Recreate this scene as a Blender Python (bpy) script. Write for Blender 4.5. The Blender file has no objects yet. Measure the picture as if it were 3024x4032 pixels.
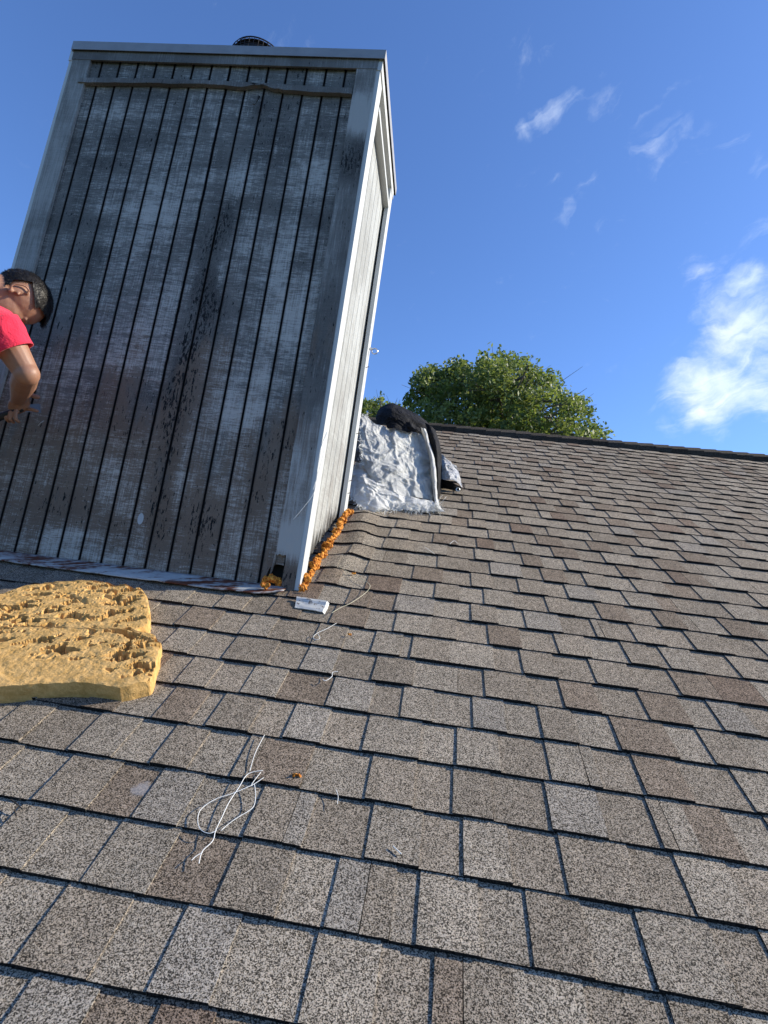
import bpy, bmesh, math, random
from mathutils import Vector, Matrix, noise
random.seed(7)
sc = bpy.context.scene
COL = sc.collection
R = math.radians
# ------------------------------------------------------------------ camera
CH = 1.15983
CR = Matrix(((0.98856, -0.10189, -0.11117), (0.07844, 0.97705, -0.19803), (0.12879, 0.18704, 0.97387)))  # columns: right, forward, up
FPX = 2235.2
cam = bpy.data.cameras.new('camera'); camo = bpy.data.objects.new('camera', cam); COL.objects.link(camo)
cam.sensor_fit = 'HORIZONTAL'; cam.sensor_width = 36.0; cam.lens = 36.0 * FPX / 3024
cam.clip_start = .02; cam.clip_end = 20000
bm3 = Matrix((CR.col[0], CR.col[2], -CR.col[1])).transposed()
camo.matrix_world = Matrix.Translation((0, 0, CH)) @ bm3.to_4x4()
sc.camera = camo
# ------------------------------------------------------------------ light
SUN_EL, SUN_AZ = 31.0, 13.0            # azimuth from +X (the ridge direction) towards +Y (upslope)
S = Vector((math.cos(R(SUN_EL)) * math.cos(R(SUN_AZ)), math.cos(R(SUN_EL)) * math.sin(R(SUN_AZ)), math.sin(R(SUN_EL))))
sun = bpy.data.lights.new('sun', 'SUN'); sun.energy = 4.7; sun.angle = R(.53); sun.color = (1.0, .91, .75)
suno = bpy.data.objects.new('sun', sun); COL.objects.link(suno); suno.rotation_euler = S.to_track_quat('Z', 'Y').to_euler()
sc.view_settings.view_transform = 'Standard'; sc.view_settings.look = 'None'; sc.view_settings.gamma = 1.0
sc.view_settings.use_curve_mapping = False
sc.view_settings.exposure = 0.62
SKY_STRENGTH = 0.108

def raydir(px, py):
    return CR @ Vector((px - 1512.0, FPX, -(py - 2016.0)))
def at(px, py, Y):
    d = raydir(px, py); k = Y / d.y
    return Vector((d.x * k, Y, CH + d.z * k))
TH = 0.5201; CT, ST = math.cos(TH), math.sin(TH)
def RP(s, t, n=0.0):
    return Vector((s, t * CT - n * ST, t * ST + n * CT))
def onroof(px, py, n=0.0):
    d = raydir(px, py); nr = Vector((0, -ST, CT)); o = Vector((0, 0, CH))
    k = (n - nr.dot(o)) / nr.dot(d); P = o + d * k
    return P.x, P.y * CT + P.z * ST
def smooth(a, b, x):
    x = max(0.0, min(1.0, (x - a) / (b - a))); return x * x * (3 - 2 * x)

# ------------------------------------------------------------------ node helper
class Mat:
    def __init__(s, name, tree=None):
        if tree is None:
            s.mat = bpy.data.materials.new(name); s.mat.use_nodes = True; s.nt = s.mat.node_tree
            s.b = s.nt.nodes['Principled BSDF']; s.b.inputs['Roughness'].default_value = .85
            s.b.inputs['Specular IOR Level'].default_value = .25
        else: s.nt = tree
    def new(s, t, **kw):
        n = s.nt.nodes.new(t)
        for k, v in kw.items(): setattr(n, k, v)
        return n
    def put(s, sock, v):
        if isinstance(v, bpy.types.NodeSocket): s.nt.links.new(v, sock)
        elif isinstance(v, (tuple, list)) and len(v) == 3 and sock.type == 'RGBA': sock.default_value = (*v, 1)
        else: sock.default_value = v
    def obj(s): return s.new('ShaderNodeTexCoord').outputs['Object']
    def m(s, op, a, b=0.0, c=0.0, clamp=False):
        n = s.new('ShaderNodeMath', operation=op); n.use_clamp = clamp
        s.put(n.inputs[0], a); s.put(n.inputs[1], b); s.put(n.inputs[2], c); return n.outputs[0]
    def v(s, op, a, b=(0, 0, 0)):
        n = s.new('ShaderNodeVectorMath', operation=op); s.put(n.inputs[0], a); s.put(n.inputs[1], b)
        return n.outputs['Value'] if op in ('DOT_PRODUCT', 'DISTANCE', 'LENGTH') else n.outputs[0]
    def noise(s, vec, scale=1.0, detail=4.0, rough=.55, dist=0.0):
        n = s.new('ShaderNodeTexNoise'); s.put(n.inputs['Vector'], vec); n.inputs['Scale'].default_value = scale
        n.inputs['Detail'].default_value = detail; n.inputs['Roughness'].default_value = rough; n.inputs['Distortion'].default_value = dist
        return n.outputs['Fac']
    def vor(s, vec, scale, out='Distance', feature='F1'):
        n = s.new('ShaderNodeTexVoronoi', feature=feature); s.put(n.inputs['Vector'], vec); n.inputs['Scale'].default_value = scale
        return n.outputs[out]
    def ss(s, x, a, b, lo=0.0, hi=1.0):
        n = s.new('ShaderNodeMapRange', interpolation_type='SMOOTHSTEP'); s.put(n.inputs['Value'], x)
        for k, q in (('From Min', a), ('From Max', b), ('To Min', lo), ('To Max', hi)): s.put(n.inputs[k], q)
        return n.outputs[0]
    def mix(s, f, a, b, blend='MIX'):
        n = s.new('ShaderNodeMix', data_type='RGBA', blend_type=blend); s.put(n.inputs[0], f); s.put(n.inputs[6], a); s.put(n.inputs[7], b)
        return n.outputs[2]
    def sep(s, v):
        n = s.new('ShaderNodeSeparateXYZ'); s.put(n.inputs[0], v); return n.outputs
    def comb(s, x, y, z):
        n = s.new('ShaderNodeCombineXYZ'); s.put(n.inputs[0], x); s.put(n.inputs[1], y); s.put(n.inputs[2], z); return n.outputs[0]
    def sc(s, v, k): return s.v('MULTIPLY', v, k)
    def attr(s, name, out='Color'):
        n = s.new('ShaderNodeAttribute'); n.attribute_name = name; return n.outputs[out]
    def bump(s, h, strength=.3, dist=.01):
        n = s.new('ShaderNodeBump'); n.inputs['Strength'].default_value = strength; n.inputs['Distance'].default_value = dist
        s.put(n.inputs['Height'], h); s.put(s.b.inputs['Normal'], n.outputs[0])
    def col(s, c): s.put(s.b.inputs['Base Color'], c)
    def rough(s, r): s.put(s.b.inputs['Roughness'], r)

# ------------------------------------------------------------------ world: Nishita sky with procedural clouds
w = bpy.data.worlds.new('World'); sc.world = w; w.use_nodes = True
W = Mat('w', w.node_tree); bg = w.node_tree.nodes['Background']
sky = W.new('ShaderNodeTexSky', sky_type='NISHITA'); sky.sun_disc = False
sky.sun_elevation = R(SUN_EL); sky.sun_rotation = R(90 - SUN_AZ); sky.air_density = 1.0; sky.dust_density = .35; sky.ozone_density = 2.6
dirv = W.new('ShaderNodeTexCoord').outputs['Generated']
dn = W.v('NORMALIZE', dirv)
wv1 = W.new('ShaderNodeTexNoise'); W.put(wv1.inputs['Vector'], dn); wv1.inputs['Scale'].default_value = 11.0; wv1.inputs['Detail'].default_value = 5
dw = W.v('ADD', dn, W.sc(W.v('SUBTRACT', wv1.outputs['Color'], (.5, .5, .5)), (.11, .11, .11)))
nd = W.noise(W.sc(dn, (1, 1, 1.15)), 9.0, 8, .62, .5)
nw = W.noise(W.sc(dn, (1, 1, 1)), 17.0, 8, .62, 1.0)
def blobs(lst):
    tot = None
    for px, py, rp, wt in lst:
        d = raydir(px, py).normalized()
        ang = rp / FPX * .9
        dist = W.v('DISTANCE', dw, tuple(d))
        g = W.m('MULTIPLY', W.ss(dist, 0.0, ang, 1.0, 0.0), wt)
        tot = g if tot is None else W.m('MAXIMUM', tot, g)
    return tot
big = blobs([(2930, 1160, 150, .8), (2900, 1300, 230, .95), (3000, 1330, 240, 1), (2760, 1480, 190, 1), (2900, 1500, 300, 1.1), (2830, 1620, 180, .9),
             (3010, 1560, 240, 1.1), (2860, 1690, 130, .6), (3250, 1450, 380, 1.1), (3500, 1250, 400, 1), (2720, 1110, 130, .42), (2600, 1690, 90, .3)])
wisp = blobs([(2080, 500, 110, .9), (2150, 450, 110, .9), (2230, 390, 120, 1), (2290, 360, 80, .8), (2400, 365, 130, 1.0), (2600, 560, 200, .7), (2320, 720, 160, .7), (2460, 640, 90, .7), (2560, 640, 110, .7), (2690, 630, 110, .8),
              (2330, 690, 100, .75), (2250, 830, 90, .85), (2100, 820, 70, .55), (2740, 510, 90, .55), (2900, 580, 90, .6), (2990, 640, 90, .8), (2480, 1120, 150, .6), (2390, 1160, 80, .5),
              (3300, 700, 300, .8), (600, 3000, 50, .1)])
e1 = (CR @ Vector((.86, 0, .50))); e2 = (CR @ Vector((-.50, 0, .86)))
nst = W.noise(W.comb(W.m('MULTIPLY', W.v('DOT_PRODUCT', dw, tuple(e1)), 11.0), W.m('MULTIPLY', W.v('DOT_PRODUCT', dw, tuple(e2)), 34.0), 0.0), 1.0, 8, .6, .6)
dens2 = W.m('MULTIPLY', W.ss(W.m('ADD', W.m('MULTIPLY', wisp, .9), W.m('MULTIPLY', W.m('SUBTRACT', W.m('MULTIPLY_ADD', nst, .6, W.m('MULTIPLY', nw, .4)), .5), 3.4)), .42, 1.7), .38)
dens = W.ss(W.m('ADD', big, W.m('MULTIPLY', W.m('SUBTRACT', W.m('MULTIPLY_ADD', nst, .45, W.m('MULTIPLY', nd, .55)), .5), 3.0)), .22, 1.6)
dens = W.m('MAXIMUM', dens, dens2)
cshade = W.ss(W.noise(dn, 14.0, 6, .6), .3, .75)
ccol = W.mix(cshade, (5.6, 6.6, 8.0), (7.6, 8.0, 8.5))
skyc = W.mix(1.0, sky.outputs[0], (.78, 1.02, 1.42), 'MULTIPLY')
W.put(bg.inputs['Color'], W.mix(dens, skyc, ccol)); bg.inputs['Strength'].default_value = SKY_STRENGTH

# ------------------------------------------------------------------ object helpers
def tag(o, label=None, cat=None, group=None, kind=None):
    if label: o['label'] = label
    if cat: o['category'] = cat
    if group: o['group'] = group
    if kind: o['kind'] = kind
    return o
def thing(name, label, cat, loc=(0, 0, 0), group=None):
    o = bpy.data.objects.new(name, None); COL.objects.link(o); o.location = loc; o.empty_display_size = .1
    return tag(o, label, cat, group)
def obj(name, bm, mat, parent=None, smooth_=False, mods=None):
    """bm in world coordinates; a parent Empty has only a location"""
    me = bpy.data.meshes.new(name)
    if isinstance(bm, bmesh.types.BMesh):
        bm.to_mesh(me); bm.free()
    else:
        me.from_pydata(*bm)
    me.materials.append(mat.mat if isinstance(mat, Mat) else mat)
    if smooth_:
        me.polygons.foreach_set('use_smooth', [True] * len(me.polygons))
    o = bpy.data.objects.new(name, me); COL.objects.link(o)
    if parent is not None:
        o.parent = parent
        off = Vector((0, 0, 0)); p = parent
        while p is not None: off += p.location; p = p.parent
        o.location = -off
    return o
def bake(o, mods):
    """apply a list of (type, settings) modifiers"""
    for t, kw in mods:
        m = o.modifiers.new(t, t)
        for k, v in kw.items(): setattr(m, k, v)
    bpy.context.view_layer.update()
    dg = bpy.context.evaluated_depsgraph_get()
    me = bpy.data.meshes.new_from_object(o.evaluated_get(dg))
    old = o.data; o.modifiers.clear(); o.data = me; bpy.data.meshes.remove(old)
    return o
def add_box(bm, c, size, rot=None, bevel=0.0):
    r = bmesh.ops.create_cube(bm, size=1.0)['verts']
    M = Matrix.Translation(c) @ (rot.to_4x4() if rot else Matrix()) @ Matrix.Diagonal((*size, 1))
    bmesh.ops.transform(bm, matrix=M, verts=r)
    if bevel:
        es = list({e for v in r for e in v.link_edges})
        bmesh.ops.bevel(bm, geom=es, offset=bevel, segments=1, affect='EDGES')
def add_tube(bm, pts, rad, seg=8, cap=True):
    pts = [Vector(p) for p in pts]; n = len(pts)
    rads = rad if isinstance(rad, (list, tuple)) else [rad] * n
    rings = []; prev = None
    for i, p in enumerate(pts):
        d = (pts[min(i + 1, n - 1)] - pts[max(i - 1, 0)]).normalized()
        if prev is None:
            u = d.orthogonal().normalized()
        else:
            u = (prev - d * prev.dot(d)); u = u.normalized() if u.length > 1e-6 else d.orthogonal().normalized()
        prev = u; vv = d.cross(u)
        rings.append([bm.verts.new(p + (u * math.cos(2 * math.pi * k / seg) + vv * math.sin(2 * math.pi * k / seg)) * rads[i]) for k in range(seg)])
    for a, b in zip(rings, rings[1:]):
        for k in range(seg): bm.faces.new((a[k], a[(k + 1) % seg], b[(k + 1) % seg], b[k]))
    if cap: bm.faces.new(rings[0][::-1]); bm.faces.new(rings[-1])
def add_ball(bm, c, r, rot=None, sub=3):
    vs = bmesh.ops.create_icosphere(bm, subdivisions=sub, radius=1.0)['verts']
    rr = r if isinstance(r, (list, tuple)) else (r, r, r)
    bmesh.ops.transform(bm, matrix=Matrix.Translation(c) @ (rot.to_4x4() if rot else Matrix()) @ Matrix.Diagonal((*rr, 1)), verts=vs)
def add_capsule(bm, a, b, ra, rb, sub=2):
    a, b = Vector(a), Vector(b); n = 6
    pts = [a.lerp(b, i / n) for i in range(n + 1)]
    add_tube(bm, pts, [ra + (rb - ra) * i / n for i in range(n + 1)], 16)
    add_ball(bm, a, ra, sub=sub); add_ball(bm, b, rb, sub=sub)
def remesh(name, bm, mat, parent, voxel, sm=3, fac=.5):
    o = obj(name, bm, mat, parent)
    bake(o, [('REMESH', dict(mode='VOXEL', voxel_size=voxel, use_smooth_shade=True)), ('SMOOTH', dict(factor=fac, iterations=sm))])
    if not o.data.materials: o.data.materials.append(mat.mat)
    return o
def frame3(x, y, z):
    return Matrix((x, y, z)).transposed()
def catmull(P, t):
    n = len(P) - 1; x = max(0.0, min(n - 1e-6, t * n)); i = int(x); f = x - i
    p0 = P[max(i - 1, 0)]; p1 = P[i]; p2 = P[i + 1]; p3 = P[min(i + 2, n)]
    return .5 * ((2 * p1) + (p2 - p0) * f + (2 * p0 - 5 * p1 + 4 * p2 - p3) * f * f + (3 * p1 - p0 - 3 * p2 + p3) * f ** 3)
def curve_pts(P, n): return [catmull(P, i / (n - 1)) for i in range(n)]

# ------------------------------------------------------------------ materials
def wood_mat(name, paint, wear, brown=0.0, blobs_=(), grain_axis='z', fleck=None, rotlow=None, stre=1.0, patch=0.0, boards=None, woodc=((.022, .022, .023), (.150, .145, .135))):
    m = Mat(name); o = m.obj(); x, y, z = m.sep(o)
    big = m.noise(m.sc(o, (2.2, 2.2, 1.5)), 1.0, 5, .6, .6)
    mid = m.noise(m.sc(o, (9, 9, 4.0)), 1.0, 5, .6)
    wob = m.v('ADD', o, m.sc(m.comb(0.0, 0.0, m.noise(o, 6.0, 3)), (0, 0, .03)))
    hs = m.noise(m.sc(wob, (20, 20, 150)), 1.0, 6, .8, .3)                     # saw marks across
    hs2 = m.noise(m.sc(o, (3, 3, 34)), 1.0, 3, .6)
    vs = m.noise(m.sc(o, (190, 190, 7)), 1.0, 5, .72, .4)                  # grain
    fine = m.noise(m.sc(o, (420, 420, 300)), 1.0, 2, .6)
    t = m.m('MULTIPLY', m.m('SUBTRACT', big, .5), 2.0)
    t = m.m('MULTIPLY_ADD', m.m('SUBTRACT', mid, .5), 1.0, t)
    if boards:
        bi = m.new('ShaderNodeTexWhiteNoise', noise_dimensions='1D'); m.put(bi.inputs['W'], m.m('FLOOR', m.m('DIVIDE', m.m('SUBTRACT', x, boards[0]), boards[1])))
        t = m.m('MULTIPLY_ADD', m.m('SUBTRACT', bi.outputs[0], .5), .22, t)
    t0 = t
    for (c, r, wt) in blobs_:
        dx = m.m('DIVIDE', m.m('SUBTRACT', x, c[0]), r[0]); dz = m.m('DIVIDE', m.m('SUBTRACT', z, c[1]), r[1])
        d2 = m.m('ADD', m.m('MULTIPLY', dx, dx), m.m('MULTIPLY', dz, dz))
        ex_ = m.m('EXPONENT', m.m('MULTIPLY', d2, -1.0)); t = m.m('MULTIPLY_ADD', ex_, wt * .95, t); t0 = m.m('MULTIPLY_ADD', ex_, wt, t0)
    t = m.m('MINIMUM', t, 1.05)
    base = m.m('MINIMUM', t0, 1.0)
    t = m.m('MULTIPLY_ADD', m.m('SUBTRACT', hs, .5), 2.9 * stre, t)
    t = m.m('MULTIPLY_ADD', m.m('SUBTRACT', hs2, .5), 1.0 * stre, t)
    t = m.m('MULTIPLY_ADD', m.m('SUBTRACT', vs, .5), 1.9, t)
    t = m.m('MULTIPLY_ADD', m.m('SUBTRACT', fine, .5), 1.1, t)
    mask = m.ss(m.m('ADD', t, wear), -.40, .66)
    wood = m.mix(m.ss(m.m('MULTIPLY_ADD', vs, .5, m.m('MULTIPLY_ADD', hs, .3, m.m('MULTIPLY_ADD', fine, .35, m.m('MULTIPLY', mid, .35)))), .62, .88), *woodc)
    if brown:
        bn = m.m('ADD', m.noise(m.sc(o, (7, 7, 2.2)), 1.0, 4, .6), m.m('MULTIPLY', m.m('SUBTRACT', 2.0, z), .30))
        wood = m.mix(m.m('MULTIPLY', m.ss(bn, .42, .58), brown), wood, (.16, .105, .066))
    c = m.mix(m.m('MULTIPLY', mask, .93), paint, wood)
    deep = m.ss(m.m('ADD', base, m.m('MULTIPLY_ADD', m.m('SUBTRACT', vs, .5), 3.6, m.m('MULTIPLY', m.m('SUBTRACT', m.noise(m.sc(o, (95, 95, 34)), 1.0, 5, .7), .5), 6.5))), 1.35 - wear, 1.75 - wear)
    c = m.mix(deep, c, (.012, .013, .014))
    if patch:
        pn = m.ss(m.noise(m.sc(o, (9, 9, 3)), 1.0, 3, .5), .52, .55)
        c = m.mix(m.m('MULTIPLY', pn, patch), c, m.mix(fine, (.30, .33, .36), (.38, .41, .43)))
    if rotlow:
        zr = m.m('SUBTRACT', z, m.m('MULTIPLY', y, math.tan(TH)))
        rn = m.m('ADD', zr, m.m('MULTIPLY', m.m('SUBTRACT', m.noise(m.sc(o, (26, 26, 5)), 1.0, 4, .65), .5), -.42))
        rot_ = m.m('MULTIPLY', m.ss(rn, rotlow, rotlow * .3), m.ss(vs, .3, .5))
        c = m.mix(rot_, c, (.018, .015, .013))
    if fleck:
        for (fx, fz, rr) in fleck:
            d = m.v('LENGTH', m.comb(m.m('DIVIDE', m.m('SUBTRACT', x, fx), rr), 0.0, m.m('DIVIDE', m.m('SUBTRACT', z, fz), rr * 1.9)))
            c = m.mix(m.ss(m.m('MULTIPLY_ADD', mid, .5, d), 1.25, 1.15), c, (.42, .46, .48))
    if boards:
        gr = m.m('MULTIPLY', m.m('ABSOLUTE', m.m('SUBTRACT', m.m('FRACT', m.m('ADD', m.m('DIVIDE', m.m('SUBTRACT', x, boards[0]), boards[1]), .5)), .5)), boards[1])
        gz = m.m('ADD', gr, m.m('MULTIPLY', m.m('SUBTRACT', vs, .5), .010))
        c = m.mix(m.m('MULTIPLY', m.ss(gz, .011, .005), .5), c, (.035, .034, .033)); c = m.mix(m.ss(gr, .0050, .0044), c, (.012, .012, .012))  # dirt beside the grooves; their interiors near black, shade painted in
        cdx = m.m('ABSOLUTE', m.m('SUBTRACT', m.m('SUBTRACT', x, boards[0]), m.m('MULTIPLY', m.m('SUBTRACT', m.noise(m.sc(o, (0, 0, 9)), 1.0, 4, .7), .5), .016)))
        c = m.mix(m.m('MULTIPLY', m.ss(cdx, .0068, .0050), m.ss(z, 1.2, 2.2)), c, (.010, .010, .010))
    m.col(c); m.rough(m.ss(mask, 0, 1, .6, .9))
    h = m.m('ADD', m.m('MULTIPLY', vs, .6), m.m('ADD', m.m('MULTIPLY', hs, .35), m.m('MULTIPLY', mask, -.5)))
    m.bump(h, .55, .004)
    return m
def plain(name, c, rough=.8, spec=.25, nscale=30.0, var=.25, metal=0.0, bump=0.0):
    m = Mat(name); o = m.obj(); n = m.noise(o, nscale, 4, .6)
    m.col(m.mix(n, tuple(k * (1 - var) for k in c), tuple(min(1, k * (1 + var)) for k in c))); m.rough(rough)
    m.b.inputs['Specular IOR Level'].default_value = spec; m.b.inputs['Metallic'].default_value = metal
    if bump: m.bump(n, bump, .01)
    return m

def shingle_mat():
    m = Mat('asphalt_shingle'); o = m.obj()
    tone = m.attr('tone')
    rc = m.sep(m.vor(o, 520.0, 'Color'))[0]
    rc2 = m.sep(m.vor(m.v('ADD', o, (3.1, 1.7, 0)), 700.0, 'Color'))[1]
    g = m.m('ADD', m.m('MULTIPLY', rc, .62), m.m('MULTIPLY', rc2, .38))
    med = m.noise(o, 55.0, 5, .65); lo = m.noise(o, 2.2, 4, .55); st = m.noise(o, 11.0, 5, .7)
    k = m.ss(g, .26, .76, .13, 2.0)
    c = m.mix(1.0, tone, m.comb(k, k, k), 'MULTIPLY')
    warm = m.ss(rc2, .55, .9)
    c = m.mix(m.m('MULTIPLY', warm, .35), c, m.mix(1.0, c, (1.18, 1.02, .8), 'MULTIPLY'))
    mm = m.m('MULTIPLY', m.ss(med, .25, .75, .82, 1.18), m.m('MULTIPLY', m.ss(lo, .3, .7, .9, 1.08), m.ss(st, .3, .75, 1.06, .9)))
    c = m.mix(1.0, c, m.comb(mm, mm, mm), 'MULTIPLY')
    sp_ = RP(*onroof(560, 3112), .008); dd_ = m.v('DISTANCE', o, tuple(sp_)); sm_ = m.ss(m.m('MULTIPLY_ADD', m.noise(o, 70, 4, .7), .05, dd_), .050, .038)
    c = m.mix(m.m('MULTIPLY', sm_, .55), c, (.34, .33, .33))
    m.col(c); m.rough(.95); m.b.inputs['Specular IOR Level'].default_value = .12
    m.bump(m.m('ADD', g, m.m('MULTIPLY', med, .8)), .65, .0022)
    return m
SH = shingle_mat()

# ------------------------------------------------------------------ setting: ground
EX = 0.143; FT = 0.80138
g = Mat('lawn'); o_ = g.obj()
g.col(g.mix(g.noise(o_, .6, 6, .65), (.035, .06, .018), (.09, .10, .04))); g.rough(.95); g.bump(g.noise(o_, 40, 3), .5, .05)
tag(obj('ground', ([(-6000, -6000, -3.6), (6000, -6000, -3.6), (6000, 6000, -3.6), (-6000, 6000, -3.6)], [], [(0, 1, 2, 3)]), g), kind='structure')

# ------------------------------------------------------------------ chimney dimensions
X0, Y0, Y1, WD = -0.5225, 2.1325, 2.9219, 1.4867
XL = X0 - WD; TT = math.tan(TH)
ZCT, ZCB, ZFB, ZTT, ZTB = 3.703, 3.655, 3.608, 3.500, 3.474

# ------------------------------------------------------------------ house with shingled roof
house = thing('house', 'house whose grey brown shingled roof fills the foreground, with a dark ridge', 'house', (0, 0, -3.6))
ROWS = {7: 'D-.589 L-.464 D-.365 L-.266 D-.129 L-.020 D.070 J.116 D.199 L.311 D.445',
 8: 'D-.789 L-.688 D-.571 L-.448 D-.322 L-.211 D-.122 J-.062 L-.010 D.036 L.145 D.234 L.333 D.433 L.562',
 9: 'D-.985 L-.901 D-.776 L-.655 D-.558 L-.461 D-.321 J-.242 L-.202 D-.076 L.031 D.117 L.21 D.316 L.456 D.549 L.652',
 10: 'D-.797 L-.69 D-.597 L-.510 D-.405 J-.367 D-.337 L-.245 D-.100 L.006 D.094 L.181 D.307 L.423 D.535 J.563 D.613 L.70',
 11: 'L-.775 D-.669 L-.574 D-.528 L-.417 D-.330 L-.235 D-.130 L.009 D.101 L.206 D.326 J.411 L.442 D.542 L.648 D.781 L.87',
 12: 'L-.753 D-.684 L-.595 D-.494 L-.395 D-.254 L-.137 D-.052 L.033 D.143 L.23 D.326 L.416 D.522 L.664 D.753 L.857',
 13: 'D-.807 L-.713 D-.606 L-.466 D-.366 L-.270 D-.150 L-.032 J.100 D.180 L.306 D.405 L.504 D.636 L.749 D.833 L.925',
 14: 'D-.827 L-.707 D-.608 L-.513 D-.369 L-.27 D-.174 L-.083 D-.049 D.071 L.214 D.302 L.406 D.522 L.642 D.770 J.884 D1.020 L1.12',
 15: 'D-.342 L-.22 D-.12 D.006 L.094 D.203 L.31 D.432 L.535 D.659 L.745 D.785 L.89 D1.005 L1.1',
 16: 'D.146 L.24 D.341 L.468 D.586 J.609 L.65 D.722 L.82 D.918 L1.04 D1.160'}
def bumpf(s, t):
    """hump in the shingles where they turn up beside the chimney"""
    if s < X0 - .02 or s > X0 + .40: return 0.0
    along = smooth(2.50, 2.62, t) * (1 - smooth(3.35, 3.75, t))
    x = s - X0
    pk = math.exp(-((x - .135 - .02 * math.sin(t * 9)) / .060) ** 2)
    return along * (.016 + .006 * math.sin(t * 23)) * pk + .0015 * math.sin(s * 9 + t * 3)
TONES = [((.200, .171, .135), .42), ((.222, .194, .156), .24), ((.165, .133, .102), .18), ((.215, .193, .163), .10), ((.148, .112, .085), .10)]
def tone(raised):
    r = random.random() * (1.0 if raised else .72); a = 0
    for c, wt in TONES:
        a += wt
        if r <= a: break
    k = random.uniform(.92, 1.09); return tuple(q * k for q in c)
EDGE = (.018, .017, .017)            # near-black cut asphalt, also painting the joint shadows deeper
def build_slope(RPf, i0, i1, s0, s1, ds, rows, bump):
    V, F, Cc = [], [], []
    rnd = random.Random(11)
    for i in range(i0, i1):
        segs = []                                    # (position, type)
        if rows and i in rows:
            for tk in rows[i].split(): segs.append((float(tk[1:]), tk[0]))
        if not segs:
            segs = [(s0 + rnd.uniform(0, .2), 'D')]
        # extend to both sides
        while segs[-1][0] < s1:
            p, k = segs[-1]; wd = rnd.choice([.085, .095, .105, .115, .125, .14]) + rnd.uniform(-.008, .008)
            if rnd.random() < .06: segs.append((p + rnd.uniform(.04, .08), 'J'))
            elif k == 'D' or (k == 'J' and rnd.random() < .5): segs.append((p + wd, 'L'))
            else: segs.append((p + wd, 'D'))
        while segs[0][0] > s0:
            p, k = segs[0]; wd = rnd.choice([.085, .095, .105, .115, .125, .14]) + rnd.uniform(-.008, .008)
            segs.insert(0, (p - wd, 'L' if k == 'D' else 'D'))
        tb = (i + FT) * EX; te = tb + EX
        raised = segs[0][1] == 'D'
        rowj = rnd.uniform(-.0012, .0012)
        for a in range(len(segs) - 1):
            p, k = segs[a]; q = segs[a + 1][0]
            if k == 'D': raised = True
            elif k == 'L': raised = False
            if q - p < .012: continue
            c = tone(raised)
            if k == 'J': p += .0018
            lift = rnd.uniform(0, .0014); tj = rnd.uniform(-.0014, .0014) + rowj
            nb = (.0104 if raised else .0070) + lift; nt = .0036 if raised else .0002
            ds_ = ds if (bump and -0.6 < p < 0 and 2.3 < tb < 3.9) else .06
            n = max(1, int((q - p) / ds_))
            sk = rnd.uniform(-.0014, .0014)
            base = len(V)
            for j in range(n + 1):
                s = p + (q - p) * j / n
                bz = bump(s, tb) if bump else 0; bz2 = bump(s, te) if bump else 0
                jag = rnd.uniform(-.0008, .0008)
                sb = s + sk * (1 if j in (0, n) else 0)
                V.append(RPf(sb, tb + jag + tj, -.004 + bz)); V.append(RPf(sb, tb + jag + tj, nb + bz))
                if bump: mz = bump(s, (tb + te) / 2)
                else: mz = 0
                V.append(RPf(s, (tb + te) / 2, (nb + nt) / 2 + mz)); V.append(RPf(s, te + .004, nt + bz2)); 
            for j in range(n):
                b = base + 4 * j
                for q_, f in enumerate(((b, b + 4, b + 5, b + 1), (b + 1, b + 5, b + 6, b + 2), (b + 2, b + 6, b + 7, b + 3))):
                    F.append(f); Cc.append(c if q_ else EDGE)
            if raised or True:                       # side edges
                for b, rev in ((base, True), (base + 4 * n, False)):
                    v0 = len(V)
                    # lower side points
                    S_ = V[b + 3]; dn_ = (V[b + 1] - V[b]).normalized()
                    V.append(S_ - dn_ * .006)
                    f = (b, b + 1, b + 2, b + 3, v0)
                    F.append(f if rev else f[::-1]); Cc.append(EDGE if rev else tuple(min(.4, q_ * 1.1) for q_ in c))  # right edges painted lighter than the piece, as if catching the sun
    return V, F, Cc
def color_attr(me, Cc):
    at_ = me.color_attributes.new('tone', 'FLOAT_COLOR', 'CORNER')
    arr = []
    for p, c in zip(me.polygons, Cc): arr += [c[0], c[1], c[2], 1.0] * p.loop_total
    at_.data.foreach_set('color', arr)
I1 = 42; TR = (I1 + FT) * EX + .10
V, F, Cc = build_slope(RP, -8, I1 + 1, -4.6, 8.2, .02, ROWS, bumpf)
roof = obj('roof', (V, [], F), SH, house); color_attr(roof.data, Cc)
TR = (I1 + 1 + FT) * EX
YR, ZR = TR * CT, TR * ST
def RPfar(s, t, n=0.0):
    p = RP(s, t, n); return Vector((p.x, 2 * YR - p.y, p.z))
V, F, Cc = build_slope(RPfar, 20, I1 + 1, -4.6, 8.2, .3, None, None)
far = obj('rear_roof', (V, [], [f[::-1] for f in F]), SH, house); color_attr(far.data, Cc)
# deck under the shingles, plus rear lower slope and walls
deckm = plain('roof_deck', (.12, .09, .06), .9)
eT = (-8 + FT) * EX
A = [RP(-4.6, eT, -.008), RP(8.2, eT, -.008), RP(8.2, TR, -.008), RP(-4.6, TR, -.008)]
B = [RPfar(-4.6, eT, -.008), RPfar(8.2, eT, -.008)]
A2 = [p + Vector((0, 0, -.12)) for p in A]; B2 = [p + Vector((0, 0, -.12)) for p in B]
V = A + B + A2 + B2
F = [(0, 1, 2, 3), (3, 2, 5, 4), (7, 6, 9, 8), (8, 9, 10, 11)]
F += [(0, 3, 9, 6), (3, 4, 10, 9), (1, 7, 8, 2), (2, 8, 11, 5), (0, 6, 7, 1), (4, 5, 11, 10)]
obj('deck', (V, [], F), deckm, house)
wallm = plain('house_wall_paint', (.45, .43, .38), .8)
bm = bmesh.new(); ye0 = A[0].y + .35; ye1 = B[0].y - .35; zt = A[0].z
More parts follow.
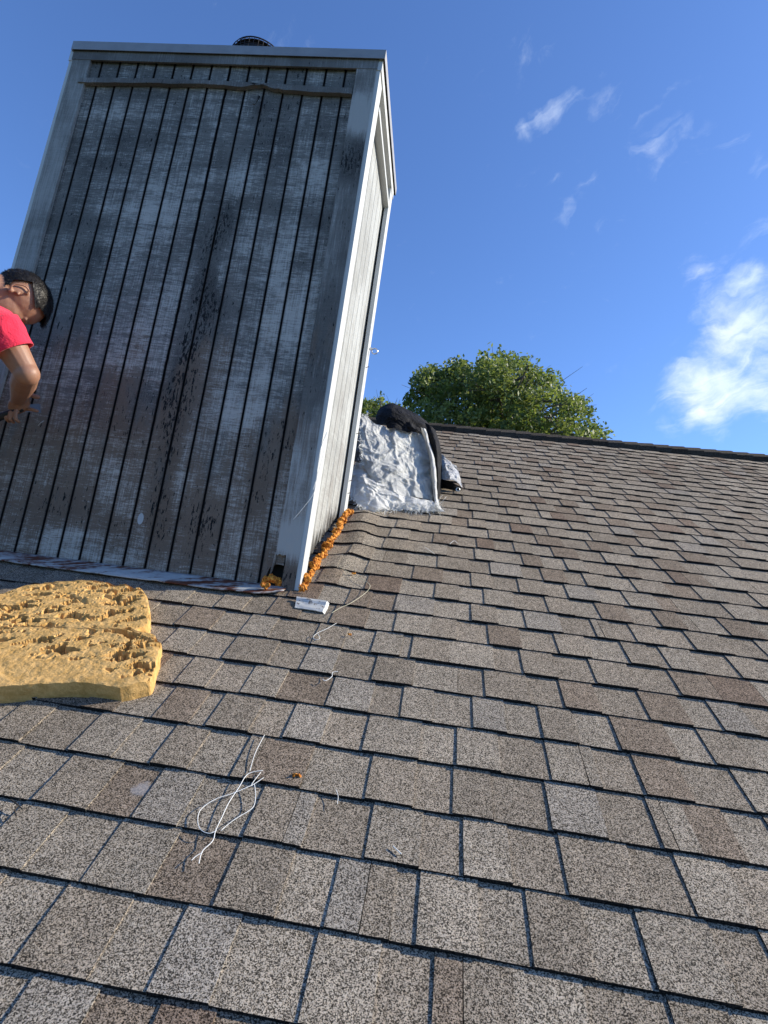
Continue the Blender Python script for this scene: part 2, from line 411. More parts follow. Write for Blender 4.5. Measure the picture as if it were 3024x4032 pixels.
add_box(bm, (1.8, (ye0 + ye1) / 2, (zt - 3.6) / 2 - .05), (12.0, ye1 - ye0, zt + 3.6 - .1))
v = [bm.verts.new(p) for p in ((-4.2, ye0, zt - .1), (-4.2, ye1, zt - .1), (-4.2, YR, ZR - .25), (7.8, ye0, zt - .1), (7.8, ye1, zt - .1), (7.8, YR, ZR - .25))]
bm.faces.new((v[0], v[2], v[1])); bm.faces.new((v[3], v[4], v[5]))
obj('wall', bm, wallm, house)
# ridge cap: overlapping bent pieces, tone darkened to paint in the shade on the side towards us
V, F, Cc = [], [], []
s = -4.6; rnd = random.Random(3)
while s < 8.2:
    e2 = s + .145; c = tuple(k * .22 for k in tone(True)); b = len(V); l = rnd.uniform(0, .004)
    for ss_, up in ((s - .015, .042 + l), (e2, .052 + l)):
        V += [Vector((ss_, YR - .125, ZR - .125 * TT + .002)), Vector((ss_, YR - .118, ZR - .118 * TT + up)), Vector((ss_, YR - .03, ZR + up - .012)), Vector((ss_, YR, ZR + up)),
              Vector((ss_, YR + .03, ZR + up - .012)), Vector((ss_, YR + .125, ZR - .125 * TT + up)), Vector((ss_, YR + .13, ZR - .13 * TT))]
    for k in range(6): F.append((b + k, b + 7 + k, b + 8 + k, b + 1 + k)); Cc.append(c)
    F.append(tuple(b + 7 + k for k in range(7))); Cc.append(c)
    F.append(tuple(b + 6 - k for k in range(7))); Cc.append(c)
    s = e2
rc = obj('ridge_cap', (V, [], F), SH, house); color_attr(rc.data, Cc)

# ------------------------------------------------------------------ chimney
chim = thing('chimney', 'tall wooden chimney chase with peeling pale blue paint and a metal cap, on the roof', 'chimney', (X0, Y0, Y0 * TT))
def wz(px, py):
    p = at(px, py, Y0); return (p.x, p.z)
k = 1.8228
BL = []
for (px, py, rx, rz, wt) in [(485, 480, .05, .10, .9), (440, 610, .05, .12, 1.2), (430, 700, .07, .10, .8), (400, 780, .045, .16, 1.5), (375, 900, .05, .14, 1.1), (340, 1150, .06, .12, 1.2), (300, 300, .25, .05, .35), (455, 520, .05, .08, .8), (455, 660, .055, .08, .9), (385, 850, .055, .09, 1.0), (360, 990, .05, .09, .8), (345, 1070, .05, .08, .8), (120, 1100, .16, .09, .75), (250, 1150, .10, .10, .7), (430, 1150, .10, .14, .8), (560, 1060, .06, .16, .7), (590, 1200, .08, .10, .6), (260, 850, .16, .12, .4), (200, 560, .10, .10, .45), (700, 480, .08, .05, .5), (180, 470, .12, .05, .5), (240, 350, .15, .04, .5), (650, 560, .05, .10, .5), (440, 350, .10, .04, .5), (560, 230, .05, .06, .5),
                             (560, 440, .30, .05, .30), (150, 700, .3, .2, .30), (700, 1050, .06, .15, .6), (735, 560, .03, .14, 1.0), (620, 950, .12, .12, .5), (230, 950, .3, .3, .25),
                             (300, 230, .2, .07, -.35), (520, 380, .16, .10, -.6), (640, 700, .12, .2, -.45), (520, 880, .10, .1, -.4), (120, 1130, .10, .08, -.4), (640, 1150, .10, .10, -.7), (90, 1000, .1, .15, -.2), (680, 350, .1, .12, -.35), (270, 450, .25, .05, -.3)]:
    x_, z_ = wz(px * k, py * k); BL.append(((x_, z_), (rx, rz), wt))
fl1 = wz(548, 2040); fl2 = wz(37, 1312 * 1.0 + 0)
PAINT = (.46, .445, .41)
GX = at(876, 389, Y0).x; GS = .0922
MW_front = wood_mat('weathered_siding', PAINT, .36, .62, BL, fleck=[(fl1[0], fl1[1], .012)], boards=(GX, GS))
MW_trim = wood_mat('weathered_trim', (.34, .33, .31), .25, .4, [], stre=.3)
MW_corner = wood_mat('weathered_corner_board', (.40, .39, .365), .22, .5, [((X0 - .04, wz(1440, 640)[1]), (.1, .10), 1.3), ((X0 - .05, wz(1250, 1300)[1]), (.1, .35), .6), ((X0 - .045, wz(1180, 2290)[1]), (.1, .07), 1.2),
                                                                              ((X0 - .045, wz(1150, 2120)[1]), (.08, .05), -1.2), ((X0 - .045, wz(1430, 460)[1]), (.08, .12), -1.0)], stre=.25)
MW_left = wood_mat('painted_corner_board', (.33, .325, .305), .02, .2, [], stre=.3)
MW_side = wood_mat('white_siding', (.44, .45, .43), -.0 + .12, .25, [], rotlow=.14, stre=.5, woodc=((.17, .17, .165), (.30, .30, .285)))
MW_sidetrim = wood_mat('white_trim', (.52, .53, .515), -.6, .2, [], stre=.2, woodc=((.22, .22, .21), (.3, .3, .285)))
MW_fascia = wood_mat('dark_fascia', (.31, .31, .30), .25, .5, [], stre=.2)
GX = at(876, 389, Y0).x; GS = .0922
rj = random.Random(5)
def siding(name, axis, a0, a1, fixed, zbot, ztop, mat, grooves, outward, jagamp=.006, warp=.0012, gw=.0090, gd=.012):
    """vertical grooved panel; axis 'x' or 'y' runs a0..a1 at depth 'fixed', outward = unit Vector"""
    cols = []                                         # (pos, depth)
    xs = []
    for gpos in grooves:
        xs += [(gpos - gw / 2, 0), (gpos - gw / 2 + .0008, -gd), (gpos + gw / 2 - .0008, -gd), (gpos + gw / 2, 0)]
    edges = [a0] + [q for q in grooves] + [a1]
    for p, q in zip(edges, edges[1:]):
        lo = p + (gw / 2 if p != a0 else 0); hi = q - (gw / 2 if q != a1 else 0)
        n = max(1, int((hi - lo) / .012))
        for j in range(n + 1):
            if j == 0 and p != a0: continue
            if j == n and q != a1: continue
            xs.append((lo + (hi - lo) * j / n, 0))
    xs.sort()
    NZ = 26; V, F = [], []
    th_ = .016
    for ci, (p, d) in enumerate(xs):
        zb = zbot(p) + (rj.random() ** 2) * jagamp
        for r in range(NZ + 1):
            z = zb + (ztop - zb) * r / NZ
            wv = warp * noise.noise(Vector((p * 4, z * 1.2, fixed))) * 4
            dd = d + wv + (gd * .0)
            P = (Vector((p, fixed, z)) if axis == 'x' else Vector((fixed, p, z))) + outward * dd
            V.append(P)
        P = (Vector((p, fixed, zb)) if axis == 'x' else Vector((fixed, p, zb))) - outward * th_
        V.append(P)
    st = NZ + 2
    for ci in range(len(xs) - 1):
        a = ci * st; b = a + st
        for r in range(NZ): F.append((a + r, b + r, b + r + 1, a + r + 1))
        F.append((a + NZ + 1, b + NZ + 1, b, a))
    o = obj(name, (V, [], F), mat, chim)
    bm = bmesh.new(); bm.from_mesh(o.data); f0 = bm.faces[:] ; bm.faces.ensure_lookup_table()
    if bm.faces[len(bm.faces) // 2 - (len(bm.faces) // 2) % (NZ + 1)].normal.dot(outward) < 0: bmesh.ops.reverse_faces(bm, faces=bm.faces)
    bm.to_mesh(o.data); bm.free(); return o
REC = .012                                             # panels sit behind the boards
gx = [GX + GS * i for i in range(-12, 12) if XL + .05 < GX + GS * i < X0 - .03]
zb_front = lambda p: Y0 * TT + .008 + (.085 * smooth(X0 - .135, X0 - .105, p) if p > X0 - .14 else 0)
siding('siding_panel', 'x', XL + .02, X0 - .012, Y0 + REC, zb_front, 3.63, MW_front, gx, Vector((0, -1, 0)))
gy = [Y0 + .13 + .1016 * i for i in range(0, 7)]
siding('siding_panel', 'y', Y0 + .02, Y1 - .012, X0 - REC, lambda p: p * TT + .02, 3.63, MW_side, gy, Vector((1, 0, 0)), .03, gw=.006, gd=.004)
siding('siding_panel', 'y', Y0 + .02, Y1 - .012, XL + REC, lambda p: p * TT + .02, 3.63, MW_side, gy, Vector((-1, 0, 0)), .01)
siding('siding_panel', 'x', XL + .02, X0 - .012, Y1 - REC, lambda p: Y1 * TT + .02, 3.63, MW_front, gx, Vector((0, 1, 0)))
# dark core inside (what one sees through the gaps)
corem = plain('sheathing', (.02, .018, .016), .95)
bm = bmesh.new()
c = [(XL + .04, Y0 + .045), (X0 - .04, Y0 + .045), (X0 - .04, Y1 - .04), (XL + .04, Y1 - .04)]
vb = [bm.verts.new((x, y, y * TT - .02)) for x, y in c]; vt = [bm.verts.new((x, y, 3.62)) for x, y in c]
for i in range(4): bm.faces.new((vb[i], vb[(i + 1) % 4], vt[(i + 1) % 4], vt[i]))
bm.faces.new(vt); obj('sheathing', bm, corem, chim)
def board(name, poly, axis, fixed, depth, mat, outward, bow=None):
    """poly = list of (along, z) outlining a board that sits from 'fixed' outward by depth"""
    bm = bmesh.new()
    def P(a, z, d): return (Vector((a, fixed, z)) if axis == 'x' else Vector((fixed, a, z))) + outward * d
    fr = [bm.verts.new(P(a, z, depth)) for a, z in poly]; bk = [bm.verts.new(P(a, z, 0)) for a, z in poly]
    n = len(poly); bm.faces.new(fr); bm.faces.new(bk[::-1])
    for i in range(n): bm.faces.new((fr[i], bk[i], bk[(i + 1) % n], fr[(i + 1) % n]))
    bmesh.ops.recalc_face_normals(bm, faces=bm.faces)
    return obj(name, bm, mat, chim)
Fy = Y0 + REC - .002; Fw = REC + .002
def wig(a0, z0, a1, z1, n, amp):
    return [(a0 + (a1 - a0) * i / n + (rj.uniform(-amp, amp) if 0 < i < n else 0), z0 + (z1 - z0) * i / n) for i in range(n + 1)]
zr = Y0 * TT
hz = wz(1180, 2193)[1]
CW = .092
# right front corner board with the rotten gap at its foot: (lower left part missing)
poly = wig(X0, zr + .0, X0, ZFB, 30, .0008) + wig(X0 - CW, ZFB, X0 - CW, hz, 30, .0012)
poly += [(X0 - CW + .006, hz - .004), (X0 - CW + .012, hz + .002), (X0 - CW + .028, hz - .003), (X0 - CW + .040, hz + .002), (X0 - CW + .042, hz - .03), (X0 - CW + .039, zr + .05), (X0 - CW + .043, zr + .01)]
board('corner_board', poly, 'x', Fy, Fw, MW_corner, Vector((0, -1, 0)))
board('corner_board', wig(XL, zr - .01, XL, ZFB, 20, .0008)[::-1] + wig(XL + CW, zr - .01, XL + CW, ZFB, 20, .0008), 'x', Fy, Fw, MW_left, Vector((0, -1, 0)))
# splinter beside the gap
board('splinter', [(X0 - CW + .001, hz - .012), (X0 - CW - .010, zr + .05), (X0 - CW - .022, zr + .03), (X0 - CW - .015, zr + .055), (X0 - CW - .006, hz + .01)], 'x', Fy + .004, .008, MW_corner, Vector((0, -1, 0)))
Fx = X0 - REC + .002 - .002
SW = .085
board('corner_board', [(Y0 - .0005, Y0 * TT - .0), (Y0 + SW, (Y0 + SW) * TT + .004), (Y0 + SW, ZFB), (Y0 - .0005, ZFB)], 'y', X0 - .001, .019, MW_sidetrim, Vector((1, 0, 0)))
board('corner_board', [(Y1 - SW, (Y1 - SW) * TT + .01), (Y1, Y1 * TT + .01), (Y1, ZFB), (Y1 - SW, ZFB)], 'y', X0 - .001, .022, MW_sidetrim, Vector((1, 0, 0)))
board('corner_board', [(Y0, Y0 * TT), (Y0 + SW, (Y0 + SW) * TT), (Y0 + SW, ZFB), (Y0, ZFB)], 'y', XL + .001, .019, MW_sidetrim, Vector((-1, 0, 0)))
board('corner_board', [(Y1 - SW, (Y1 - SW) * TT), (Y1, Y1 * TT), (Y1, ZFB), (Y1 - SW, ZFB)], 'y', XL + .001, .019, MW_sidetrim, Vector((-1, 0, 0)))
for a in (XL, X0 - CW):
    board('corner_board', [(a, Y1 * TT), (a + CW, Y1 * TT), (a + CW, ZFB), (a, ZFB)], 'x', Y1 - REC, REC, MW_left, Vector((0, 1, 0)))
# fascia under the cap
board('fascia_board', wig(XL - .004, ZFB, X0 + .004, ZFB, 30, 0) + [(X0 + .004, ZCB + .02), (XL - .004, ZCB + .02)], 'x', Y0 + .002, .008, MW_fascia, Vector((0, -1, 0)))
board('fascia_board', [(Y0 - .003, ZFB - .004), (Y1 + .01, ZFB - .004), (Y1 + .01, ZCB + .02), (Y0 - .003, ZCB + .02)], 'y', X0, .024, MW_sidetrim, Vector((1, 0, 0)))
board('fascia_board', [(Y0 - .003, ZFB - .004), (Y1 + .01, ZFB - .004), (Y1 + .01, ZCB + .02), (Y0 - .003, ZCB + .02)], 'y', XL, .022, MW_sidetrim, Vector((-1, 0, 0)))
board('fascia_board', [(XL, ZFB), (X0, ZFB), (X0, ZCB + .02), (XL, ZCB + .02)], 'x', Y1 - .002, .022, MW_fascia, Vector((0, 1, 0)))
# bowed, cracked trim board on the front
def trim_z(a):
    u = (a - XL) / WD; return .016 * math.sin(math.pi * min(1, u * 1.15)) * (1 - .35 * u) - .004
top = []; bot = []
a0, a1 = XL + CW - .03, X0 - CW - .004; n = 70
for i in range(n + 1):
    a = a0 + (a1 - a0) * i / n; u = i / n
    nz = .0035 * noise.noise(Vector((a * 14, 3.3, 0))) + .0022 * noise.noise(Vector((a * 60, 1.3, 0)))
    crack = 0
    if .62 < u < .72: crack = .019 * math.sin((u - .62) / .10 * math.pi)
    if .35 < u < .60: crack = max(crack, .006 * math.sin((u - .35) / .25 * math.pi))
    top.append((a, ZTT + trim_z(a) - (.012 if .655 < u < .675 else 0) + .3 * nz)); bot.append((a, ZTB + trim_z(a) + nz + crack - (.005 if u > .75 else 0)))
board('trim_board', bot + top[::-1], 'x', Fy, .020, MW_trim, Vector((0, -1, 0)))
board('trim_board', [(Y0 + SW, ZTB), (Y1 - SW * .9, ZTB), (Y1 - SW * .9, ZTT), (Y0 + SW, ZTT)], 'y', X0 - .012, .034, MW_sidetrim, Vector((1, 0, 0)))
# metal cap
capm = plain('cap_metal', (.30, .30, .30), .5, .4, 14, .25, .35)
bm = bmesh.new()
ov = .012; xa, xb, ya, yb = XL - ov, X0 + .034, Y0 - ov - .004, Y1 + .035
def rect(z, i): return [bm.verts.new(p) for p in ((xa + i, ya + i, z), (xb - i, ya + i, z), (xb - i, yb - i, z), (xa + i, yb - i, z))]
o0, o1, i0, i1 = rect(ZCB, 0), rect(ZCT, 0), rect(ZCB, .002), rect(ZCT - .004, .002)
cx_, cy_ = (xa + xb) / 2, (ya + yb) / 2; apex = bm.verts.new((cx_, cy_, ZCT + .012))
for i in range(4):
    j = (i + 1) % 4
    bm.faces.new((o0[i], o0[j], o1[j], o1[i])); bm.faces.new((i0[j], i0[i], i1[i], i1[j])); bm.faces.new((o0[j], o0[i], i0[i], i0[j])); bm.faces.new((o1[i], o1[j], apex))
bm.faces.new(i1[::-1])
obj('cap', bm, capm, chim)
# flue and spark arrestor
meshm = plain('black_mesh_metal', (.02, .018, .018), .6, .3)
fp = at(1030, 200, Y0 + .40); fx, fy = fp.x, fp.y; fr_ = .156
ft_ = at(1005, 172, fy - .08).z
bm = bmesh.new(); add_tube(bm, [(fx, fy, ZCT - .01), (fx, fy, ft_ - .075)], fr_ * .93, 32)
flue = obj('flue', bm, meshm, chim)
bm = bmesh.new()
zt_ = ft_ - .05
for kk in range(40):
    a = 2 * math.pi * kk / 40; pts = []
    for j in range(9):
        u = j / 8
        if u < .5: r_, z_ = fr_, ZCT + .01 + (zt_ - ZCT - .01) * u * 2
        else:
            b_ = (u - .5) * math.pi; r_, z_ = fr_ * math.cos(b_), zt_ + .05 * math.sin(b_)
        pts.append((fx + r_ * math.cos(a), fy + r_ * math.sin(a), z_))
    add_tube(bm, pts, .0016, 4, False)
for j in range(16):
    u = j / 16
    if u < .55: r_, z_ = fr_, ZCT + .01 + (zt_ - ZCT - .01) * u / .55
    else: b_ = (u - .55) / .45 * math.pi / 2; r_, z_ = fr_ * math.cos(b_), zt_ + .05 * math.sin(b_)
    add_tube(bm, [(fx + r_ * math.cos(2 * math.pi * q / 40), fy + r_ * math.sin(2 * math.pi * q / 40), z_) for q in range(41)], .0018, 4, False)
obj('spark_arrestor', bm, meshm, flue)
bm = bmesh.new(); add_tube(bm, [(fx, fy, zt_), (fx, fy, zt_ + .030), (fx, fy, zt_ + .044)], [fr_ * .96, fr_ * .8, fr_ * .3], 32); obj('flue_lid', bm, meshm, flue)
# base flashing: wavy rusty strip
fm = Mat('rusty_flashing'); oo = fm.obj()
rn = fm.noise(fm.sc(fm.v('ADD', oo, fm.sc(fm.comb(fm.sep(oo)[1], 0.0, 0.0), (-2.0, 0, 0))), (9, 7, 7)), 1.0, 6, .7, .6); rn2 = fm.noise(fm.sc(oo, (40, 60, 60)), 1.0, 4, .6)
c1 = fm.mix(rn2, (.28, .29, .29), (.58, .58, .55))
c1 = fm.mix(fm.ss(fm.m('MULTIPLY_ADD', rn2, .3, rn), .58, .72), c1, (.11, .035, .018))
c1 = fm.mix(fm.ss(rn, .66, .75), c1, (.05, .028, .02))
fm.col(c1); fm.rough(.6); fm.b.inputs['Metallic'].default_value = .15; fm.bump(rn2, .3, .004)
V, F = [], []; n = 90
fa, fb = XL - .05, X0 - .03
for i in range(n + 1):
    a = fa + (fb - fa) * i / n; u = i / n
    wv = .006 * noise.noise(Vector((a * 5, 0, 0))) + .003 * noise.noise(Vector((a * 17, 4, 0)))
    base_t = Y0 / CT
    taper = 1 - .55 * smooth(.93, 1, u)
    pts = [RP(a, base_t + .010, .013), RP(a, base_t - .006, .0125 + abs(wv) * .3), RP(a, base_t - .040 * taper, .014 + abs(wv)), RP(a, base_t - .078 * taper + wv, .017 + abs(wv) * 1.3), RP(a, base_t - .080 * taper + wv, .0135 + abs(wv) * 1.3)]
    V += pts
for i in range(n):
    for j in range(4): b = i * 5 + j; F.append((b, b + 1, b + 6, b + 5))
fo = obj('flashing', (V, [], F), fm, chim, True); bake(fo, [('SOLIDIFY', dict(thickness=.0015, offset=0))])
# ring screwed into the rear corner board, nails
metal = plain('bright_metal', (.55, .56, .57), .3, .5, 40, .15, .9)
rp_ = Vector((X0 + .034, Y1 - .03, at(1440, 1380, Y1 - .03).z))
bm = bmesh.new(); add_tube(bm, [rp_ + Vector((.002 + .016 * (1 - math.cos(a)), .0, .016 * math.sin(a))) for a in [2 * math.pi * i / 20 for i in range(21)]], .0035, 8, False)
add_box(bm, rp_ + Vector((-.004, 0, .012)), (.014, .012, .012))
obj('ring_hook', bm, metal, chim)
for (px, py) in ((1466, 1460), (1455, 1720), (1410, 1905), (1395, 1950)):
    z_ = at(px, py, Y1 - .02).z; bm = bmesh.new(); c0 = Vector((X0 + .020, Y1 - .045 + rj.uniform(-.02, .02), z_))
    add_tube(bm, [c0, c0 + Vector((.014, -.004, .004))], .0018, 6); add_tube(bm, [c0 + Vector((.014, -.004, .004)), c0 + Vector((.0155, -.004, .004))], .004, 8)
    obj('nail', bm, plain('rusty_nail', (.08, .05, .04)), chim)
# splinter hanging from the trim board
sp = at(1010, 395, Y0 - .02); bm = bmesh.new()
add_box(bm, sp, (.010, .006, .05), Matrix.Rotation(.35, 3, 'Y')); obj('splinter', bm, MW_front, chim)

# ------------------------------------------------------------------ orange spray foam along the chimney foot
of = Mat('orange_foam'); oo = of.obj(); nn = of.noise(oo, 90, 5, .7)
of.col(of.mix(of.ss(nn, .38, .66), (.34, .10, .012), (.88, .38, .055))); of.rough(.75); of.bump(nn, .6, .004)
of.b.inputs['Subsurface Weight'].default_value = .15; of.b.inputs['Subsurface Radius'].default_value = (.01, .004, .001)
def lumps(name, pts, r0, r1, label, parent=None, count=60, vox=.0018, cat='insulation foam', spread=.4):
    bm = bmesh.new(); rr = random.Random(len(name) + count)
    for i in range(count):
        u = rr.random(); P = catmull(pts, u); r = rr.uniform(r0, r1)
        P = P + Vector((rr.gauss(0, r * spread), rr.gauss(0, r * spread), rr.gauss(0, r * spread)))
        add_ball(bm, P, (r * rr.uniform(.7, 1.3), r * rr.uniform(.7, 1.3), r * rr.uniform(.6, 1.1)), Matrix.Rotation(rr.random() * 6, 3, 'Z'), 2)
    o = remesh(name, bm, of, parent, vox, 1, .4)
    me = o.data
    for v_ in me.vertices: v_.co += Vector(noise.noise_vector(v_.co * 110)) * .0045 + Vector(noise.noise_vector(v_.co * 260)) * .002
    if label: tag(o, label, cat)
    return o
bt = Y0 / CT
path = [RP(X0 + .026, bt + .0, .012), RP(X0 + .032, bt + .2, .020), RP(X0 + .030, bt + .42, .018), RP(X0 + .036, bt + .62, .022), RP(X0 + .026, bt + .80, .028), RP(X0 + .030, bt + .93, .02)]
bm = bmesh.new(); cp = curve_pts(path, 90); rr = random.Random(77)
add_tube(bm, cp, [max(.003, .0068 + .009 * noise.noise(p * 14) + .006 * noise.noise(p * 45)) for p in cp], 14)
for p in cp:
    for q_ in range(3):
        r = abs(rr.gauss(0, .0045)) + .002; add_ball(bm, p + Vector((rr.gauss(0, .007), rr.gauss(0, .006), rr.gauss(.002, .009))), (r * rr.uniform(.7, 1.8), r * rr.uniform(.7, 1.8), r), Matrix.Rotation(rr.random() * 6, 3, 'X'), 2)
sf = remesh('spray_foam', bm, of, None, .0018, 1, .4)
for v_ in sf.data.vertices: v_.co += Vector(noise.noise_vector(v_.co * 60)) * .005 + Vector(noise.noise_vector(v_.co * 170)) * .0035
tag(sf, 'ragged orange spray foam bead along the sunlit foot of the chimney', 'insulation foam')
hx = X0 - CW - .012
lumps('foam_lump', [Vector((hx - .02, Y0 + .004, zr + .02)), Vector((hx, Y0 - .004, zr + .045)), Vector((hx + .03, Y0 + .008, zr + .035)), Vector((hx + .04, Y0 + .01, zr + .005))], .006, .017,
      'rust orange foam lump inside the rotten hole at the chimney corner', count=26, vox=.002)
c0 = onroof(1045, 2340)
lumps('foam_crumb', [RP(c0[0] - .015, c0[1] + .01, .032), RP(c0[0], c0[1] + .01, .036), RP(c0[0] + .015, c0[1] + .008, .032)], .006, .011, 'small orange foam crumb on the rusty flashing below the chimney hole', count=9, vox=.002)
for px, py, r, lb in ((1155, 3068, .007, 'orange foam crumb alone on a shingle beside the white strands'), (1370, 2510, .005, 'tiny orange foam crumb on a shingle below the white metal scrap'), (1384, 2268, .006, 'orange foam crumb on the yellowish strand by the chimney corner')):
    c0 = onroof(px, py); P = RP(c0[0], c0[1], .012)
    lumps('foam_crumb', [P, P + Vector((r, 0, r * .6)), P + Vector((r * 1.6, 0, 0))], r * .5, r * .9, lb, count=6, vox=.0012)

# ------------------------------------------------------------------ white metal scrap near the corner
wm = Mat('peeling_white_metal'); oo = wm.obj(); nn = wm.noise(oo, 45, 5, .65)
wm.col(wm.mix(wm.ss(nn, .56, .66), (.46, .47, .46), (.10, .075, .06))); wm.rough(.5); wm.b.inputs['Metallic'].default_value = .2
cs = [onroof(*q) for q in ((1158, 2378), (1272, 2388), (1300, 2382), (1285, 2424), (1165, 2398))]
V, F = [], []
P4 = [onroof(1160, 2404), onroof(1278, 2422), onroof(1297, 2385), onroof(1168, 2366)]
NN = 14
for i in range(NN + 1):
    for j in range(7):
        u, v_ = i / NN, j / 6
        s_ = (P4[0][0] * (1 - u) + P4[1][0] * u) * (1 - v_) + (P4[3][0] * (1 - u) + P4[2][0] * u) * v_
        t_ = (P4[0][1] * (1 - u) + P4[1][1] * u) * (1 - v_) + (P4[3][1] * (1 - u) + P4[2][1] * u) * v_
        h = .013 + .004 * noise.noise(Vector((u * 3, v_ * 3, 2))) + (.006 if v_ > .8 else 0) - (.010 if u > .95 else 0)
        V.append(RP(s_, t_, h))
for i in range(NN):
    for j in range(6): b = i * 7 + j; F.append((b, b + 7, b + 8, b + 1))
so = obj('metal_scrap', (V, [], F), wm, None, False); bake(so, [('SOLIDIFY', dict(thickness=.003, offset=-1))])
tag(so, 'bent white metal scrap lying on the shingles at the chimney corner', 'metal scrap')

# ------------------------------------------------------------------ chewed yellow foam board
fy_ = Mat('yellow_foam'); oo = fy_.obj(); n1 = fy_.noise(oo, 30, 8, .75); n2 = fy_.noise(oo, 160, 4, .65)
cc = fy_.mix(fy_.ss(n1, .3, .7), (.46, .27, .085), (.72, .45, .175))
cc = fy_.mix(fy_.m('MULTIPLY', fy_.ss(n2, .55, .75), .35), cc, (.42, .23, .06))
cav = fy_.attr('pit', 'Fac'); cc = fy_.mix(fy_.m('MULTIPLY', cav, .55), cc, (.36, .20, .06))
fy_.col(cc); fy_.rough(.95); fy_.b.inputs['Specular IOR Level'].default_value = .1; fy_.bump(fy_.m('ADD', n2, n1), .5, .006)
outline_R = [(1.700, -.800), (1.725, -.785), (1.742, -.762), (1.760, -.742), (1.775, -.722), (1.80, -.727), (1.85, -.745), (1.90, -.763), (1.930, -.775), (1.957, -.787), (1.987, -.827), (1.990, -.868), (2.0, -.885), (2.02, -.880), (2.045, -.874), (2.085, -.893), (2.14, -.925), (2.197, -.961), (2.253, -1.015), (2.262, -1.10)]
def lerp_tab(tab, t):
    if t <= tab[0][0]: return tab[0][1]
    for (a, b), (c, d) in zip(tab, tab[1:]):
        if t <= c: return b + (d - b) * (t - a) / (c - a)
    return tab[-1][1]
back = [(-1.85, 2.02), (-1.60, 2.06), (-1.42, 2.093), (-1.385, 2.165), (-1.323, 2.205), (-1.272, 2.232), (-1.18, 2.265), (-1.114, 2.272), (-1.04, 2.253)]
def front_t(s_): return 1.661 + (s_ + 1.058) * .272 + .004 * noise.noise(Vector((s_ * 30, 0, 0)))
SL = -1.78
def pit(s_, t_):
    a = math.radians(28); x = s_ * math.cos(a) + t_ * math.sin(a); y = -s_ * math.sin(a) + t_ * math.cos(a)
    m_ = smooth(.0, .35, noise.noise(Vector((s_ * 3.5 + 3, t_ * 4.5, 7))) + .22 - 3.2 * max(0, 1.86 - t_) )
    w_ = noise.noise(Vector((x * 18, y * 40, 1.5))) + .6 * noise.noise(Vector((x * 48, y * 90, 5))) + .3 * noise.noise(Vector((x * 110, y * 160, 5)))
    d = smooth(.14, .34, w_) * m_
    return d
NU, NV = 300, 150
verts = []; faces = []; pits = []
NS = 3
def top_pt(u, v_):
    # v from front to back; front/back limits depend on s, right limit on t
    tq = 1.731 + (2.262 - 1.731) * v_
    sr = lerp_tab(outline_R, tq) + .004 * noise.noise(Vector((tq * 50, 2, 0)))
    s_ = SL + (sr - SL) * u
    tf = front_t(s_); tb_ = lerp_tab(back, s_)
    t_ = tf + (tb_ - tf) * v_
    wgt = smooth(.55, 1.0, u)
    t_ = t_ * (1 - wgt) + (tq + (front_t(s_) - 1.731) * (1 - v_) * (1 - wgt)) * wgt
    return s_, t_
for i in range(NU + 1):
    for j in range(NV + 1):
        u, v_ = i / NU, j / NV
        s_, t_ = top_pt(u, v_)
        edge = min(v_ * NV / 6, (1 - v_) * NV / 6, (1 - u) * NU / 6, 1.0)
        p = pit(s_, t_)
        h = .053 - .030 * p * min(1, edge * .6 + .4) - .003 * (1 - min(1, edge)) ** 2 + .0022 * noise.noise(Vector((s_ * 60, t_ * 60, 0))) + .0012 * noise.noise(Vector((s_ * 160, t_ * 160, 0))) + .003 * noise.noise(Vector((s_ * 12, t_ * 14, 0)))
        verts.append(RP(s_, t_, h)); pits.append(p)
ST_ = NV + 1
for i in range(NU):
    for j in range(NV):
        b = i * ST_ + j; faces.append((b, b + ST_, b + ST_ + 1, b + 1))
# skirt
loop = [i * ST_ for i in range(NU + 1)] + [NU * ST_ + j for j in range(1, NV + 1)] + [i * ST_ + NV for i in range(NU - 1, -1, -1)] + [j for j in range(NV - 1, 0, -1)]
prev = loop; nrm = Vector((0, -ST, CT))
ctr = RP(-1.25, 1.95, 0)
for lev in range(1, 5):
    cur = []
    for q, idx in enumerate(loop):
        P = verts[idx]; n_ = P.dot(nrm); target = n_ + (-.001 - n_) * lev / 4
        ins = .003 * noise.noise(P * 22 + Vector((lev * 3, 0, 0))) + .0022
        dirc = (P - ctr); dirc -= nrm * dirc.dot(nrm); dirc.normalize()
        verts.append(P - nrm * (n_ - target) + dirc * ins); pits.append(0); cur.append(len(verts) - 1)
    for q in range(len(loop)):
        r_ = (q + 1) % len(loop); faces.append((prev[q], cur[q], cur[r_], prev[r_]))
    prev = cur
faces.append(tuple(prev[::-1]))
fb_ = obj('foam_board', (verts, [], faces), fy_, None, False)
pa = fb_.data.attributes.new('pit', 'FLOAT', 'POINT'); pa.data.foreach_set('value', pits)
tag(fb_, 'thick mustard yellow foam board with chewed surface lying on the shingles at left', 'foam board')

